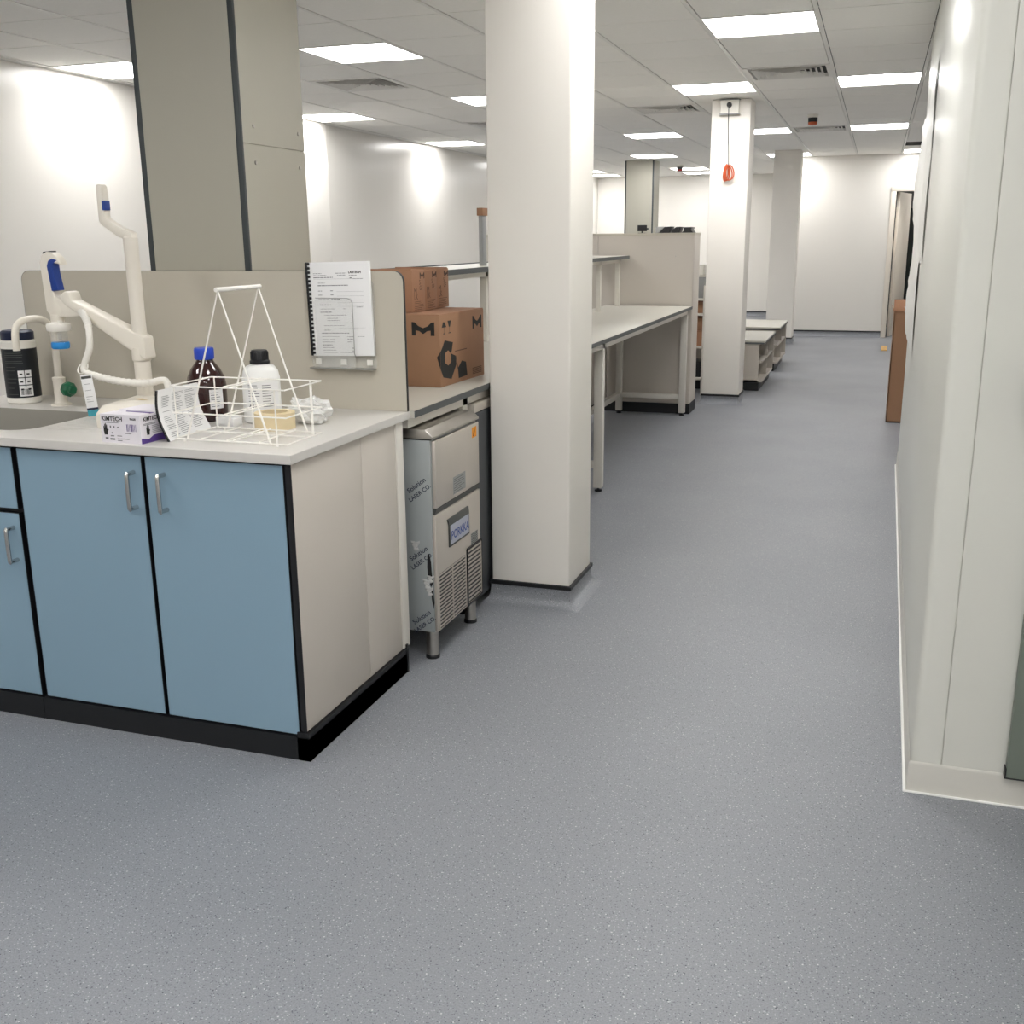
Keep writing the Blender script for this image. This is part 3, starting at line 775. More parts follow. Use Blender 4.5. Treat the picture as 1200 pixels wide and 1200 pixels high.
for px, py_ in ((x0 + .008, y0), (x1 - .03, y0), (x0 + .008, y1), (x1 - .03, y1), (x0 + .13, y1), (x1, (y0 + y1) / 2 + .05)):
    MB().tube([(px, py_, zb), (px, py_, zt)], w, 8).build('upright_wire', M_WIRE, t)
m = MB(); ax = -1.657
for yy in (y0 - .003, y1 + .003):
    m.tube([(-1.792, yy, zb), (ax, yy, 1.3), (-1.527, yy, zb)], .0032, 10)
m.build('handle_frame', M_WIRE, t)
MB().tube([(ax, y0 - .012, 1.302), (ax, y1 + .012, 1.302)], .0062, 12).build('handle_grip', M_WIRE, t)

# bottles
bx, by = -1.957, 2.805
t = thing('amber_bottle', 'dark amber glass bottle with a blue screw cap behind the wire carrier', 'bottle', (bx, by, ZT))
gl = MB().lathe(bx, by, [(0, ZT), (.052, ZT), (.059, ZT + .006), (.0605, ZT + .014), (.0605, .995), (.056, 1.02), (.044, 1.045), (.031, 1.062), (.026, 1.070), (.026, 1.085), (0, 1.085)], 40).build('glass', M_AMBER, t)
MB().lathe(bx, by, [(0, 1.074), (.029, 1.074), (.0305, 1.078), (.0305, 1.104), (.028, 1.109), (0, 1.109)], 28).build('cap', M_BLUECAP, t)
fa = math.atan2(-by, -bx)
MB().arc(bx, by, .0612, fa + .10, fa + .85, .925, .985).build('label_paper', M_PAPER, t)
m = MB()
for k in range(7): m.arc(bx, by, .0616, fa + .16, fa + .16 + rnd.uniform(.3, .6), .932 + k * .007, .934 + k * .007, 3)
m.build('label_print', M_GREYINK, t)
bx, by = -1.770, 2.82
t = thing('white_bottle', 'white plastic reagent bottle with a black ribbed cap behind the wire carrier', 'bottle', (bx, by, ZT))
MB().lathe(bx, by, [(0, ZT), (.053, ZT), (.0575, ZT + .006), (.0575, 1.02), (.053, 1.042), (.042, 1.057), (.028, 1.062), (.024, 1.066), (.024, 1.085), (0, 1.085)], 40).build('body', M_HDPE, t)
cp = MB().lathe(bx, by, [(0, 1.064), (.0305, 1.064), (.0305, 1.072), (.0265, 1.076), (.0258, 1.1), (.023, 1.105), (0, 1.105)], 30)
for k in range(24):
    an = 2 * PI * k / 24; cp.box(-.0008, .0008, -.0008, .0012, 1.077, 1.099, M=Matrix.Translation((bx + .026 * math.cos(an), by + .026 * math.sin(an), 0)) @ Matrix.Rotation(an - PI / 2, 4, 'Z'))
cp.build('cap', M_BLACK, t)
fa = math.atan2(-by, -bx)
MB().arc(bx, by, .0581, fa - 1.0, fa + 1.0, .93, 1.012, 12).build('label_paper', M_PAPER, t)
m = MB()
for k in range(9):
    m.arc(bx, by, .0585, fa - .75, fa - .1 - rnd.uniform(0, .2), .938 + k * .008, .940 + k * .008, 3); m.arc(bx, by, .0585, fa + .02, fa + .8 - rnd.uniform(0, .4), .938 + k * .008, .940 + k * .008, 3)
m.arc(bx, by, .0586, fa - .7, fa - .45, .934, .948, 3); m.arc(bx, by, .0586, fa - .4, fa - .2, .934, .948, 3)
m.build('label_print', M_GREYINK, t)

# masking tape, white tape, crumpled film, paper slip
cx, cy = -1.69, 2.715
t = thing('masking_tape', 'cream roll of masking tape lying inside the back of the wire carrier', 'tape roll', (cx, cy, ZT))
cx, cy = -1.672, 2.725
t.location = (cx, cy, ZT)
MB().lathe(cx, cy, [(.042, ZT), (.060, ZT), (.060, ZT + .048), (.042, ZT + .048), (.042, ZT)], 40).build('tape', M_TAPE, t)
MB().lathe(cx, cy, [(.0385, ZT), (.0418, ZT), (.0418, ZT + .049), (.0385, ZT + .049), (.0385, ZT)], 40).build('core', M_TAPE, t)
cx, cy = -1.895, 2.985
t = thing('tape_roll', 'small white roll lying behind the amber and white bottles', 'tape roll', (cx, cy, ZT))
MB().lathe(cx, cy, [(.022, ZT), (.045, ZT), (.045, ZT + .03), (.022, ZT + .03), (.022, ZT)], 36).build('tape', M_WHITEPL, t)
MB().lathe(cx, cy, [(.018, ZT), (.0218, ZT), (.0218, ZT + .031), (.018, ZT + .031), (.018, ZT)], 30).build('core', M_CARD, t)
t = bmesh.new(); bmesh.ops.create_icosphere(t, subdivisions=4, radius=1)
from mathutils import noise as mn
for v_ in t.verts:
    n_ = v_.co.normalized(); k = 1 + .42 * mn.noise(n_ * 2.3 + Vector((3, 1, 7))) + .26 * abs(mn.noise(n_ * 6.1)) - .1
    p = Vector((n_.x * .068 * k, n_.y * .05 * k, n_.z * .042 * k))
    p.z = max(p.z + .036, 0.0012)
    v_.co = p + Vector((-1.618, 2.835, ZT))
m = MB(); m._merge(t)
tag(m.build('crumpled_film', M_CRUMPLE, loc=(-1.618, 2.835, ZT), ang=18), 'crumpled clear packing film behind the masking tape roll', 'film')
t = MB().prism([(-1.872, 2.715), (-1.80, 2.70), (-1.79, 2.735), (-1.862, 2.752)], 'z', ZT, ZT + .026, .002)
tag(t.build('paper_pad', M_PAPER, loc=(-1.83, 2.725, ZT)), 'small white paper pad at the foot of the amber bottle', 'pad')

# ------------------------------------------------------------------ lab bench behind the divider, running down the room
BX1, BX0, BY0, BY1 = -1.396, -2.12, 3.132, 8.70
t = thing('lab_bench', 'long pale topped lab bench on white steel legs running behind the front white column', 'bench', (-1.76, 5.9, 0))
MB().box(BX0, BX1 - .003, BY0, BY1, .862, ZT).build('bench_top', M_BENCHTOP, t, smooth=False)
MB().box(BX1 - .003, BX1, BY0, BY1, .862, ZT - .0006).box(BX0, BX1, BY1, BY1 + .003, .862, ZT - .0006).build('edging', M_EDGE, t, smooth=False)
FX = BX1 - .028; BXB = -1.955
m = MB()
m.box(FX - .025, FX, BY0, BY1 - .04, .826, .862); m.box(BXB - .05, BXB - .02, BY0, BY1 - .03, .80, .862); m.build('apron_rail', M_FRAME, t, smooth=False)
for yy in (3.632, 5.80, 8.62):
    for xx in (FX, BXB):
        lg = MB().box(xx - .05, xx, yy, yy + .05, .022, .862, .003).build('leg', M_FRAME, t)
        MB().lathe(xx - .025, yy + .025, [(0, 0), (.022, 0), (.022, .008), (.007, .012), (.007, .022), (0, .022)], 14).build('levelling_foot', M_BLACK, lg)
    MB().box(BXB, FX - .05, yy + .005, yy + .045, .135, .175, .003).build('stretcher', M_FRAME, t)
MB().box(BXB - .045, BXB - .005, BY0 + .08, BY1 - .08, .135, .175, .003).build('back_rail', M_FRAME, t)
MB().box(-2.115, -2.10, BY0, BY1, .12, .66).build('back_panel', M_GREYLAM, t, smooth=False)
MB().box(-2.115, -2.085, BY0, BY1, .66, .80).build('cable_tray', M_EDGE, t, smooth=False)

# shelf on the bench
t = thing('bench_shelf', 'raised white shelf with dark edging on white posts along the lab bench', 'shelf', (-2.08, 6.4, ZT))
SX1, SX0, SY0, SY1 = -1.915, -2.255, 4.05, 8.66
MB().box(SX0 + .004, SX1 - .004, SY0, SY1 - .004, 1.262, 1.288).build('shelf_board', M_BENCHTOP, t, smooth=False)
MB().box(SX1 - .004, SX1, SY0, SY1, 1.262, 1.2876).box(SX0, SX0 + .004, SY0, SY1, 1.262, 1.294).box(SX0, SX1, SY1 - .004, SY1, 1.262, 1.2876).build('edging', M_EDGE, t, smooth=False)
for yy in (5.44, 7.97, 8.60):
    MB().box(-2.02, -1.985, yy, yy + .035, ZT, 1.262, .002).build('post', M_FRAME, t)
m = MB(); m.box(-2.02, -1.985, SY0 + .3, SY1 - .02, 1.232, 1.262); m.build('under_rail', M_FRAME, t, smooth=False)
t = thing('shelf_upright', 'narrow grey upright with a brown top end standing on the bench shelf', 'upright', (-1.985, 5.5, 1.288))
MB().box(-2.034, -2.012, 5.47, 5.53, 1.288, 1.548, .002).build('panel', M_GREYPL, t)
MB().box(-2.040, -2.006, 5.46, 5.54, 1.548, 1.588, .002).build('brown_cap', M_CARD, t)

# boxes on the bench
Rb = Matrix.Translation((-1.526, 3.67, 0)) @ Matrix.Rotation(math.radians(-2.5), 4, 'Z')
t = thing('cardboard_box', 'large brown cardboard box with black logo print on the bench end', 'box', (-1.7, 3.87, ZT))
bw_, bl, bh = .34, .425, .268
cbx = MB().box(-bw_, 0, 0, bl, ZT, ZT + bh, .003, M=Rb).build('carton', M_CARD, t)
MB().box(-bw_ + .002, -.002, .002, bl - .002, ZT + bh, ZT + bh + .003, M=Rb).build('lid_flap', M_CARD2, cbx)
fO = Rb @ Vector((0, -.0006, ZT)); fu = Rb.to_3x3() @ Vector((1, 0, 0)); sO = Rb @ Vector((.0006, 0, ZT)); sv = Rb.to_3x3() @ Vector((0, 1, 0)); v = Vector((0, 0, 1))
def mlogo(m, O, u, x, z, w, h):
    top = [(0, 1), (.13, .98), (.3, .70), (.5, .56), (.7, .70), (.87, .98), (1, 1)]
    bot = [(1, 0), (.83, 0), (.83, .38), (.68, .34), (.5, .12), (.32, .34), (.17, .38), (.17, 0), (0, 0)]
    m.flat([(x + a * w, z + b * h) for a, b in top + bot], O, u, v)
m = MB(); mlogo(m, fO, fu, -.115, .193, .094, .05); m.build('logo_print', M_INK, cbx, smooth=False)
m = MB(); mlogo(m, sO, sv, .308, .196, .092, .05); m.build('logo_print', M_INK, cbx, smooth=False)
m = MB()      # fragile glasses
m.flat([(.018, .222), (.058, .222), (.047, .24), (.030, .242)], sO, sv, v); m.rect(.0375, .0395, .200, .222, sO, sv, v); m.rect(.030, .046, .197, .200, sO, sv, v)
m.build('glass_icon', M_INK, cbx, smooth=False)
m = MB(); m.flat([(.070, .244), (.102, .244), (.092, .221), (.082, .221)], sO, sv, v); m.rect(.086, .088, .199, .221, sO, sv, v); m.rect(.077, .098, .197, .200, sO, sv, v)
m.build('glass_icon', M_INK, cbx, smooth=False)
m = MB()
m.flat([(.0, .1326), (.022, .152), (.041, .1736), (.116, .160), (.104, .129), (.096, .119), (.07, .134), (.041, .1246), (.041, .089), (.022, .036), (0, .0685)], sO, sv, v)
m.flat([(.041, .089), (.07, .076), (.096, .087), (.096, .119), (.137, .107), (.144, .0725), (.096, .0219), (.022, .036)], sO, sv, v)
m.flat([(.137, .107), (.141, .107), (.164, .05), (.158, .05)], sO, sv, v)
m.flat([(0, .1326), (0, .0685), (-.0137, .1126)], fO, fu, v)
m.build('ring_graphic', M_INK, cbx, smooth=False)
m = MB(); m.flat([(.158, .0562), (.163, .0166), (.248, .019), (.237, .073), (.196, .0818)], sO, sv, v)
m.build('block_graphic', M_INK, cbx, smooth=False)
m = MB(); m.rect(.133, .248, .1225, .1255, sO, sv, v); m.build('rule_print', M_INKBR, cbx, smooth=False)
m = MB()
for k in range(5): m.rect(.30, .395, .016 + k * .0055, .0185 + k * .0055, sO, sv, v)
m.build('text_print', M_INKBR, cbx, smooth=False)

ys = [3.748, 3.881, 4.012, 4.146]
zb_ = ZT + bh + .0035
labs = ['small brown carton on the large box, nearest the divider screen', 'middle of the three small brown cartons on the large box', 'small brown carton on the large box, nearest the white column']
for k in range(3):
    a, b = ys[k] + .003, ys[k + 1] - .004
    hx, hh = -1.668 - .004 * k, .157 - .002 * (k == 1)
    t = thing('small_carton', labs[k], 'box', (-1.77, (a + b) / 2, zb_), 'small brown cartons on the large box')
    c = MB().box(-1.862, hx, a, b, zb_, zb_ + hh, .004, M=None).build('carton', M_CARD2, t)
    MB().prism([(a + .002, zb_ + hh - .001), (a + .004, zb_ + hh + .006), (b - .008, zb_ + hh + .003), (b - .002, zb_ + hh - .001)], 'x', -1.86, hx - .004).build('lid_flap', M_CARD2, c)
    sO2 = Vector((hx + .0006, a, zb_)); u2 = Vector((0, 1, 0)); m = MB(); W = b - a
    mlogo(m, sO2, u2, W * .58, .124, W * .36, .024)
    for (s_, sz, px, pz) in (('M', .036, .12, .066), ('LK', .032, .12, .046), ('Si', .026, .52, .102), ('GF', .024, .54, .082)):
        m.text(s_, sz, sO2 + u2 * (W * px) + v * pz, u2, v)
    for q in range(6): m.rect(W * .15, W * (.15 + rnd.uniform(.4, .7)), .008 + q * .006, .0095 + q * .006, sO2, u2, v)
    m.build('carton_print', M_INKBR, c, smooth=False)

# ------------------------------------------------------------------ ice machine
IX = -1.35
fq = IX / -1.40
def yy_(y): return y * fq
def zz_(z): return 1.425 - (1.425 - z) * fq
iy0, iy1 = yy_(3.286), yy_(3.738)
zt_, zb0 = zz_(.757), zz_(.055)
t = thing('ice_machine', 'stainless steel under bench ice machine on short legs with torn protective film', 'ice machine', (-1.6, (iy0 + iy1) / 2, 0))
bd = MB().box(-1.86, IX - .014, iy0, iy1, zb0, zt_, .003).build('body', M_FILM, t)
# lid
MB().prism([(-1.86, zt_ + .004), (IX - .002, zt_ + .004), (IX - .002, zt_ + .012), (IX - .03, zz_(.795)), (-1.86, zz_(.797))], 'y', iy0 - .002, iy1 + .002, .002).build('lid', M_STEEL, t)
MB().box(-1.855, IX - .01, iy0 + .003, iy1 - .003, zt_, zt_ + .004).build('lid_seal', M_BLACK, t)
# upper door and lower front
dz0 = zz_(.513)
ud = MB().box(IX - .014, IX, iy0 + .012, iy1 - .008, dz0, zt_ - .004, .003).build('door', M_STEELLT, t)
MB().prism([(IX - .016, dz0), (IX - .001, dz0 - .001), (IX - .008, dz0 - .022), (IX - .016, dz0 - .022)], 'y', iy0 + .012, iy1 - .008).build('door_lip', M_DGREY, ud)
MB().lathe(0, 0, [(0, -.001), (.022, -.001), (.022, .003), (0, .003)], 24, M=Matrix.Translation((IX - .014, iy1 - .035, dz0 - .03)) @ Matrix.Rotation(PI / 2, 4, 'Y')).build('pull_recess', M_DGREY, t)
lf_ = MB().box(IX - .014, IX - .002, iy0 + .004, iy1 - .004, zb0 + .002, dz0 - .023, .002).build('lower_front', M_STEELLT, t)
u = Vector((0, 1, 0)); v = Vector((0, 0, 1))
# badge
b0y, b1y, b0z, b1z = yy_(3.405), yy_(3.605), zz_(.343), zz_(.45)
MB().prism([(b0y - .012, b1z), (b1y - .006, b1z + .002), (b1y, b1z - .02), (b1y, b0z), (b0y, b0z), (b0y, b1z - .022)], 'x', IX - .003, IX + .003, .001).build('badge_frame', M_DGREY, lf_)
MB().box(IX + .002, IX + .0042, b0y + .007, b1y - .009, b0z + .008, b1z - .026).build('badge', M_BADGE, lf_)
MB().text('PORKKA', .044, (IX + .0048, (b0y + b1y) / 2, b0z + .024), u, v, 'CENTER', .0008).build('badge_lettering', M_BLUEPL, lf_, smooth=False)
# grilles
def grille(name, a, b, z0, z1, n, cols):
    MB().rect(a, b, z0, z1, (IX - .0015, 0, 0), u, v).build(name + '_back', M_BLACK, lf_)
    m = MB()
    for c in range(cols):
        w = (b - a) / cols
        for k in range(n):
            z = z0 + (z1 - z0) * (k + .5) / n
            m.box(IX - .002, IX + .001, a + c * w + .002, a + (c + 1) * w - .002, z, z + (z1 - z0) / n * .4)
        m.box(IX - .002, IX + .0012, a + c * w - .003, a + c * w + .003, z0, z1)
    m.box(IX - .002, IX + .0012, b - .003, b + .003, z0, z1)
    m.build(name, M_STEELLT, lf_, smooth=False)
grille('vent_grille', iy0 + .014, yy_(3.566), zz_(.064), zz_(.27), 15, 2)
grille('filter_grille', yy_(3.588), yy_(3.733), zz_(.066), zz_(.278), 13, 1)
m = MB(); a, b = yy_(3.583), yy_(3.738); z0, z1 = zz_(.06), zz_(.284)
for p in ((a - .004, a + .002, z0, z1), (b - .002, b + .003, z0, z1), (a, b, z0 - .004, z0 + .002), (a, b, z1 - .002, z1 + .004)): m.box(IX - .002, IX + .003, *p)
m.build('filter_frame', M_BLACK, lf_, smooth=False)
# labels
MB().rect(yy_(3.455), yy_(3.579), zz_(.528), zz_(.592), (IX + .0005, 0, 0), u, v).build('rating_label', M_GREYPL, ud)
m = MB()
for k in range(7): m.rect(yy_(3.463), yy_(3.463) + rnd.uniform(.07, .1), zz_(.533) + k * .0078, zz_(.533) + k * .0078 + .002, (IX + .0009, 0, 0), u, v)
m.build('label_print', M_DGREY, ud, smooth=False)
MB().rect(yy_(3.655), yy_(3.703), zz_(.701), zz_(.741), (IX + .0005, 0, 0), u, v).build('warning_sticker', M_ORANGE, ud)
m = MB(); m.flat([(0, .004), (.012, .03), (.010, .018), (.022, .03), (.012, .002)], (IX + .0009, yy_(3.665), zz_(.703)), u, v); m.build('warning_print', M_INKBR, ud, smooth=False)
m = MB(); m.rect(yy_(3.628), yy_(3.703), zz_(.289), zz_(.333), (IX - .0013, 0, 0), u, v)
m.build('side_label', M_GREYPL, lf_, smooth=False)
m = MB()
for k in range(6): m.rect(yy_(3.632), yy_(3.70), zz_(.293) + k * .0066, zz_(.293) + k * .0066 + .003, (IX - .0009, 0, 0), u, v)
m.build('side_label_print', M_DGREY, lf_, smooth=False)
# printed protective film on the side
su = Vector((1, 0, .75)).normalized(); sv2 = Vector((-.75, 0, 1)).normalized()
m = MB()
for X_, Z_ in ((-1.446, .57), (-1.446, .33), (-1.442, .10)):
    m.text('Solution', .024, (X_ + .002, iy0 - .0006, Z_ + .026), su, sv2, bold=.0003)
    m.text('LASER CO.', .0205, (X_ + .006, iy0 - .0006, Z_ - .004), su, sv2, bold=.0003)
m.build('film_print', M_NAVY, bd, smooth=False)
m = MB(); m.flat([(-1.377, .39), (-1.371, .36), (-1.369, .31), (-1.364, .285), (-1.374, .27), (-1.383, .30), (-1.386, .34), (-1.384, .385)], (0, iy0 - .0007, 0), (1, 0, 0), (0, 0, 1))
m.flat([(-1.374, .27), (-1.366, .262), (-1.362, .215), (-1.366, .19), (-1.372, .225)], (0, iy0 - .0007, 0), (1, 0, 0), (0, 0, 1))
m.build('side_slot', M_BLACK, bd, smooth=False)
m = MB()
for (bx_, bz_, s) in ((-1.386, .282, .022), (-1.378, .255, .02), (-1.425, .415, .022), (-1.372, .30, .016)):
    rows = []
    for i in range(6):
        rows.append([(bx_ + s * (i / 5 - .5) + .006 * math.sin(i * 2 + j), iy0 - .001 - .006 * abs(math.sin(i * 1.7 + j * 2.1)), bz_ + s * (j / 5 - .5) * 1.3 + .004 * math.cos(i * 1.3)) for j in range(6)])
    m.grid(rows)
m.build('torn_film', M_CRUMPLE, bd, ang=10)
for xx, yy in ((IX - .038, iy0 + .032), (IX - .038, iy1 - .032), (-1.82, iy0 + .032), (-1.82, iy1 - .032)):
    lg = MB().lathe(xx, yy, [(0, .012), (.0215, .012), (.0215, zb0), (0, zb0)], 22).build('leg', M_STEEL, t)
    MB().lathe(xx, yy, [(0, 0), (.025, 0), (.025, .009), (.0218, .013), (0, .013)], 22).build('rubber_foot', M_BLACK, lg)

# dark undercounter fridge
t = thing('undercounter_fridge', 'dark steel undercounter fridge between the ice machine and the white column', 'fridge', (-1.7, 4.0, 0))
MB().box(-2.0, -1.42, 3.70, 4.30, .03, .785, .004).build('body', M_DARKSTEEL, t)
MB().box(-1.42, -1.404, 3.702, 4.298, .045, .785, .004).build('door', M_DARKSTEEL, t)
MB().box(-2.0, -1.404, 3.70, 4.30, .788, .822, .003).build('top_panel', M_STEELLT, t)
for xx in (-1.45, -1.95):
    for yy in (3.74, 4.26): MB().lathe(xx, yy, [(0, 0), (.022, 0), (.022, .03), (0, .03)], 16).build('foot', M_BLACK, t)

# ------------------------------------------------------------------ near service column
def service_column(x0, x1, y0, y1, label, z0=0.0, zj=1.762):
    t = thing('service_column', label, 'column', ((x0 + x1) / 2, (y0 + y1) / 2, z0))
    MB().box(x0 + .004, x1 - .004, y0 + .004, y1 - .004, z0, ZC).build('core', M_COLLAM, t, smooth=False)
    MB().box(x0 + .02, x1 - .02, y0, y0 + .004, z0, ZC).build('front_panel', M_COLLAM, t, smooth=False)
    for a, b in ((z0, zj - .002), (zj + .002, ZC)):
        p = MB().box(x1 - .004, x1, y0 + .012, y1, a, b).build('side_panel', M_COLLAM, t, smooth=False)
        m = MB()
        for yy in (y0 + .085, y1 - .045):
            for zz in ((b - .06,) if a == z0 else (a + .06,)):
                m.lathe(0, 0, [(0, 0), (.0075, 0), (.006, .004), (0, .005)], 12, M=Matrix.Translation((x1, yy, zz)) @ Matrix.Rotation(PI / 2, 4, 'Y'))
        m.build('screw_heads', M_STEEL, p)
    MB().box(x1 - .02, x1 + .002, y0 - .002, y0 + .012, z0, ZC, .002).build('corner_trim', M_TRIMDARK, t)
    MB().box(x0 - .002, x0 + .02, y0 - .002, y0 + .012, z0, ZC, .002).build('corner_trim', M_TRIMDARK, t)
    return t
service_column(-2.572, -2.148, 3.40, 3.845, 'large grey service column with dark corner trims behind the divider screen')
service_column(-3.615, -3.19, 15.95, 16.37, 'distant slim grey service column with dark corner trims near the far wall')

# ------------------------------------------------------------------ tall end unit at the bench end
t = thing('end_unit', 'tall beige storage end unit on a black plinth closing off the lab bench', 'storage unit', (-2.2, 8.87, 0))
ex0, ex1, ey0, ey1, ez = -3.24, -1.404, 8.725, 9.03, 1.462
MB().box(ex0, ex1, ey0 + .016, ey1, .085, ez).build('carcass', M_GREYLAM, t, smooth=False)
m = MB(); m.box(ex0, -2.197, ey0, ey0 + .016, .085, ez - .018); m.box(-2.194, ex1 - .004, ey0, ey0 + .016, .085, ez - .018); m.build('front_panel', M_GREYLAM, t, smooth=False)
MB().box(ex0, ex1 + .0015, ey0 - .002, ey1 + .002, ez - .017, ez + .001).build('cap_rail', M_DIV, t, smooth=False)
MB().box(ex0, ex1 + .004, ey0 - .006, ey1, 0, .084).build('plinth', M_PLINTH, t, smooth=False)
m = MB()
for xx in (-2.06, -1.68): m.lathe(0, 0, [(0, 0), (.006, 0), (.005, .003), (0, .003)], 10, M=Matrix.Translation((xx, ey0, 1.415)) @ Matrix.Rotation(PI / 2, 4, 'X'))
m.lathe(0, 0, [(0, 0), (.006, 0), (.005, .003), (0, .003)], 10, M=Matrix.Translation((-1.55, ey0, 1.28)) @ Matrix.Rotation(PI / 2, 4, 'X'))
m.build('screw_heads', M_STEEL, t)

# items on the end unit
zt2 = ez + .001
t = thing('tablet_screen', 'small dark tablet screen on a stand on top of the end unit', 'screen', (-1.872, 8.93, zt2))
MB().box(-1.912, -1.833, 8.925, 8.937, zt2 + .016, zt2 + .066, .003).build('display', M_BLACK, t)
MB().box(-1.88, -1.865, 8.93, 8.95, zt2, zt2 + .03, .002).box(-1.905, -1.84, 8.915, 8.975, zt2, zt2 + .004, .001).build('stand', M_DGREY, t)
MB().lathe(0, 0, [(0, 0), (.008, 0), (.008, .012), (0, .012)], 12, M=Matrix.Translation((-1.833, 8.93, zt2 + .036)) @ Matrix.Rotation(PI / 2, 4, 'Y')).build('knob', M_DGREY, t)
def filebox(pts, label, back=None):
    X = [p[0] for p in pts]
    t = thing('document_tray', label, 'tray', ((min(X) + max(X)) / 2, 8.92, zt2), 'black trays on the end unit')
    MB().prism([(x, zt2 + z) for x, z in pts], 'y', 8.84, 9.0, .002).build('tray', M_BLACK, t)
    if back: MB().prism([(x, zt2 + z) for x, z in back], 'y', 8.842, 8.995, .001).build('side_plate', M_GREYPL, t); 
filebox([(-1.713, 0), (-1.668, .048), (-1.616, .051), (-1.627, 0)], 'black sloping tray with a grey end plate, left of the three on the end unit', [(-1.742, 0), (-1.742, .05), (-1.672, .05), (-1.716, .003)])
filebox([(-1.617, 0), (-1.60, .03), (-1.572, .047), (-1.541, .048), (-1.552, 0)], 'plain black sloping tray, middle of the three on the end unit')
filebox([(-1.528, 0), (-1.509, .024), (-1.517, .044), (-1.446, .045), (-1.454, .024), (-1.436, 0)], 'black waisted tray nearest the socket box column, on the end unit')

# storage rack behind the end unit
t = thing('storage_rack', 'white storage rack of cartons glimpsed between the end unit and the column', 'rack', (-1.9, 10.1, 0))
rx0, rx1, ry0, ry1 = -2.4, -1.455, 9.85, 10.22
for xx in (rx0, rx1 - .03):
    for yy in (ry0, ry1 - .03): MB().box(xx, xx + .03, yy, yy + .03, 0, 1.0, .002).build('post', M_FRAME, t)
for zz in (.14, .43, .73, .865): MB().box(rx0, rx1, ry0, ry1, zz, zz + .02, .002).build('shelf', M_FRAME, t)
def rk(name, m, z0, h, lab, cat, x0=-1.86, x1=-1.49, y0=9.89, y1=10.18, lid=None):
    t = thing(name, lab, cat, ((x0 + x1) / 2, (y0 + y1) / 2, z0))
    MB().box(x0, x1, y0, y1, z0, z0 + h, .004).build('body', m, t)
    MB().box(x0 - .004, x1 + .004, y0 - .004, y1 + .004, z0 + h, z0 + h + .012, .003).build('lid', lid or m, t)
rk('storage_crate', M_GREYPL, .885, .19, 'grey crate with a pale lid on the top shelf of the storage rack', 'crate', lid=M_WHITEPL)
rk('brown_carton', M_CARD, .75, .09, 'flat brown carton on the second shelf of the storage rack', 'box')
rk('brown_carton', M_CARD2, .45, .13, 'brown carton at the bottom of the pair on the third rack shelf', 'box')
rk('brown_carton', M_CARD, .594, .1, 'brown carton on top of the pair on the third rack shelf', 'box')
rk('black_crate', M_BLACK, .16, .13, 'black crate on the lowest shelf of the storage rack', 'crate')
rk('white_tub', M_WHITEPL, 1.09, .08, 'white tub on the grey crate on top of the storage rack', 'tub', -1.8, -1.5, 9.92, 10.15)

# low shelf units along the corridor
def low_unit(y0, y1, label):
    x0, x1 = -1.62, -.965
    t = thing('low_cabinet', label, 'cabinet', ((x0 + x1) / 2, (y0 + y1) / 2, 0), 'low white topped cabinets')
    MB().box(x0, x1 + .015, y0 - .012, y1 + .012, .458, .476, .002).build('top', M_BENCHTOP, t)
    MB().box(x0, x1 + .0145, y0 - .0115, y1 + .0115, .444, .458).build('top_edging', M_EDGE, t, smooth=False)
    m = MB(); m.box(x0, x1 - .04, y0, y0 + .018, .082, .444); m.box(x0, x1, y1 - .018, y1, .082, .444); m.box(x0, x1, y0, y1, .082, .1); m.box(x0, x0 + .018, y0, y1, .082, .444)
    m.box(x0 + .3, x0 + .318, y0 + .018, y1 - .018, .1, .444)
    m.build('carcass', M_GREYLAM, t, smooth=False)
    MB().box(x0 + .318, x1 - .008, y0 + .018, y1 - .018, .268, .284).build('shelf', M_GREYLAM, t, smooth=False)
    MB().box(x0 + .318, x1 - .01, (y0 + y1) / 2 - .009, (y0 + y1) / 2 + .009, .1, .444).build('partition', M_GREYLAM, t, smooth=False)
    MB().box(x0, x1 - .03, y0 - .004, y1, 0, .082).build('plinth', M_PLINTH, t, smooth=False)
low_unit(10.27, 11.34, 'low cabinet with a white top, nearer of two behind the socket box column')
low_unit(11.87, 12.95, 'low cabinet with a white top, farther of two beside the corridor')

# ------------------------------------------------------------------ right side things
t = thing('wall_board', 'dark grey green board fixed above the skirting at the right picture edge', 'board', (.7, 2.70, .09))
MB().box(.402, 1.2, 2.692, 2.716, .0885, 2.1, .002).build('panel', M_GREENGREY, t)
MB().box(.3985, .402, 2.69, 2.717, .0875, .115, .001).box(.3985, 1.2, 2.691, 2.717, .0865, .0905, .001).build('edge_trim', M_BLACK, t)
t = thing('wall_dispenser', 'dark rounded wall fitting just entering at the right picture edge', 'fitting', (.42, 2.66, 1.0))
MB().box(.356, .50, 2.61, 2.69, 1.02, 1.12, .03, 5).build('cover', M_DGREY, t)
MB().box(.41, .49, 2.67, 2.6915, 1.03, 1.11, .004).build('mount', M_BLACK, t)

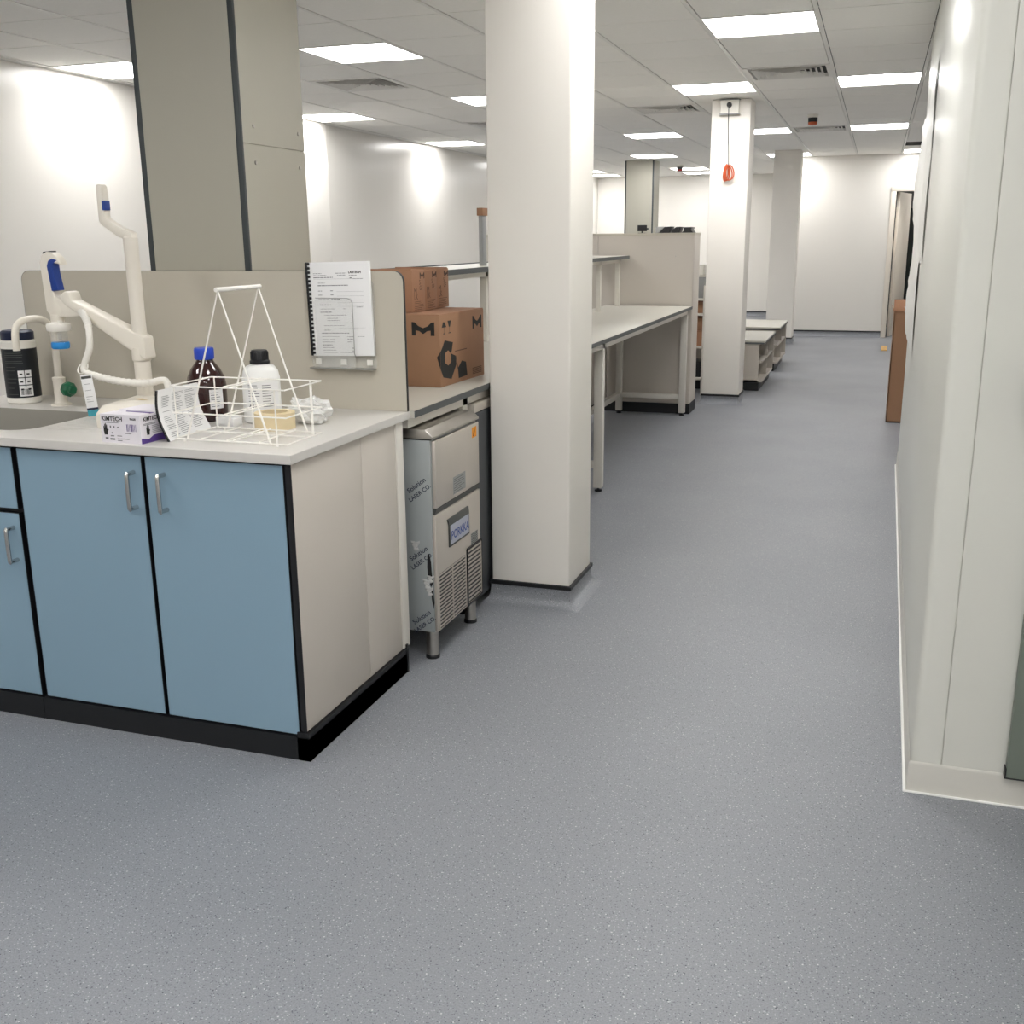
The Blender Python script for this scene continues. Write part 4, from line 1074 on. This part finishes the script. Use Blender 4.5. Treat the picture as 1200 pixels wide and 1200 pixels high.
# loose protective film at the far edge of the near right wall
def film(y0, y1, z0, z1, amp, base, seed, name='w'):
    r = random.Random(seed); rows = []
    ny_, nz_ = 7, 34
    for j in range(nz_ + 1):
        q = j / nz_; z = z0 + (z1 - z0) * q
        sw = amp * (math.sin(PI * min(1, q * 1.05)) ** .7) * (.5 + .5 * math.sin(q * 9 + seed))
        row = []
        for i in range(ny_ + 1):
            s = i / ny_; y = y0 + (y1 - y0) * s + .01 * math.sin(q * 17 + seed)
            wx = wx0 + (wx1 - wx0) * (y - wy0) / (wy1 - wy0)
            xx = wx - .002 - base * s - sw * s - .006 * r.random() * s - .007 * abs(math.sin(s * 7 + q * 6))
            row.append((xx, y, z))
        rows.append(row)
    return rows
t = thing('loose_film', 'crumpled white protective film peeling off the far edge of the right wall', 'film', (.2, 6.85, .85))
o = MB().grid(film(5.75, 7.06, .84, 2.05, .020, .006, 1)).build('peeling_sheet', M_LOOSE, t, ang=25)
o = MB().grid(film(5.35, 5.72, 1.30, 2.2, .010, .004, 5)).build('torn_strip', M_LOOSE, t, ang=25)

# tall open carton past the right wall
t = thing('tall_carton', 'tall brown open topped carton standing in the corridor past the right wall', 'box', (.36, 8.9, 0))
bx0, bx1, by0, by1, h = .150, .56, 8.73, 9.06, .845
m = MB(); th = .006
m.box(bx0, bx1, by0, by0 + th, 0, h); m.box(bx0, bx1, by1 - th, by1, 0, h); m.box(bx0, bx0 + th, by0, by1, 0, h); m.box(bx1 - th, bx1, by0, by1, 0, h); m.box(bx0, bx1, by0, by1, 0, .01)
m.build('carton', M_CARD, t, smooth=False)
m = MB(); m.prism([(bx0, h), (bx0 + .005, h), (bx0 - .012, h + .045), (bx0 - .017, h + .045)], 'y', by0 + .005, by1 - .005)
m.prism([(by1, h), (by1 - .005, h), (by1 + .02, h + .09), (by1 + .025, h + .09)], 'x', bx0, bx1)
m.build('flap', M_CARD2, t, smooth=False)
q = MB(); tt = bmesh.new(); bmesh.ops.create_icosphere(tt, subdivisions=3, radius=1)
for v_ in tt.verts:
    n_ = v_.co.normalized(); k = .9 + .5 * mn.noise(n_ * 3 + Vector((9, 2, 1)))
    v_.co = Vector((.35 + n_.x * .13 * k, 8.89 + n_.y * .11 * k, .845 + n_.z * .07 * k))
q._merge(tt); tag(q.build('packing_paper', M_PAPER, loc=(.35, 8.89, .845), ang=15), 'crumpled white packing paper poking out of the tall carton', 'paper')
o = MB().prism([(14.36, 0), (14.54, 0), (14.54, .05), (14.36, .01)], 'x', .125, .195, .002)
tag(o.build('door_wedge', M_WOOD, loc=(.167, 14.43, 0)), 'pale wooden wedge lying on the floor before the far doorway', 'wedge')

# ------------------------------------------------------------------ camera, world, view
cam = bpy.data.cameras.new('camera'); co = bpy.data.objects.new('camera', cam); COL.objects.link(co)
cam.sensor_fit = 'HORIZONTAL'; cam.sensor_width = 36; cam.lens = 36 * 1235 / 1200; cam.clip_start = .05
right = Vector((0.947446, 0.31979, -0.008982)); down = Vector((0.071899, -0.240205, -0.968056)); fwd = Vector((-0.311733, 0.916535, -0.250573))
co.matrix_world = Matrix(((right.x, -down.x, -fwd.x, 0), (right.y, -down.y, -fwd.y, 0), (right.z, -down.z, -fwd.z, 1.425), (0, 0, 0, 1)))
S.camera = co
w = bpy.data.worlds.new('world'); S.world = w; w.use_nodes = True
w.node_tree.nodes['Background'].inputs[0].default_value = (.8, .85, 1, 1); w.node_tree.nodes['Background'].inputs[1].default_value = .02
S.view_settings.view_transform = 'Standard'; S.view_settings.look = 'None'; S.view_settings.gamma = 1; S.view_settings.use_curve_mapping = False
S.view_settings.exposure = 1.0
S.cycles.max_bounces = 10; S.cycles.diffuse_bounces = 6; S.cycles.transparent_max_bounces = 12
S.cycles.sample_clamp_indirect = 6
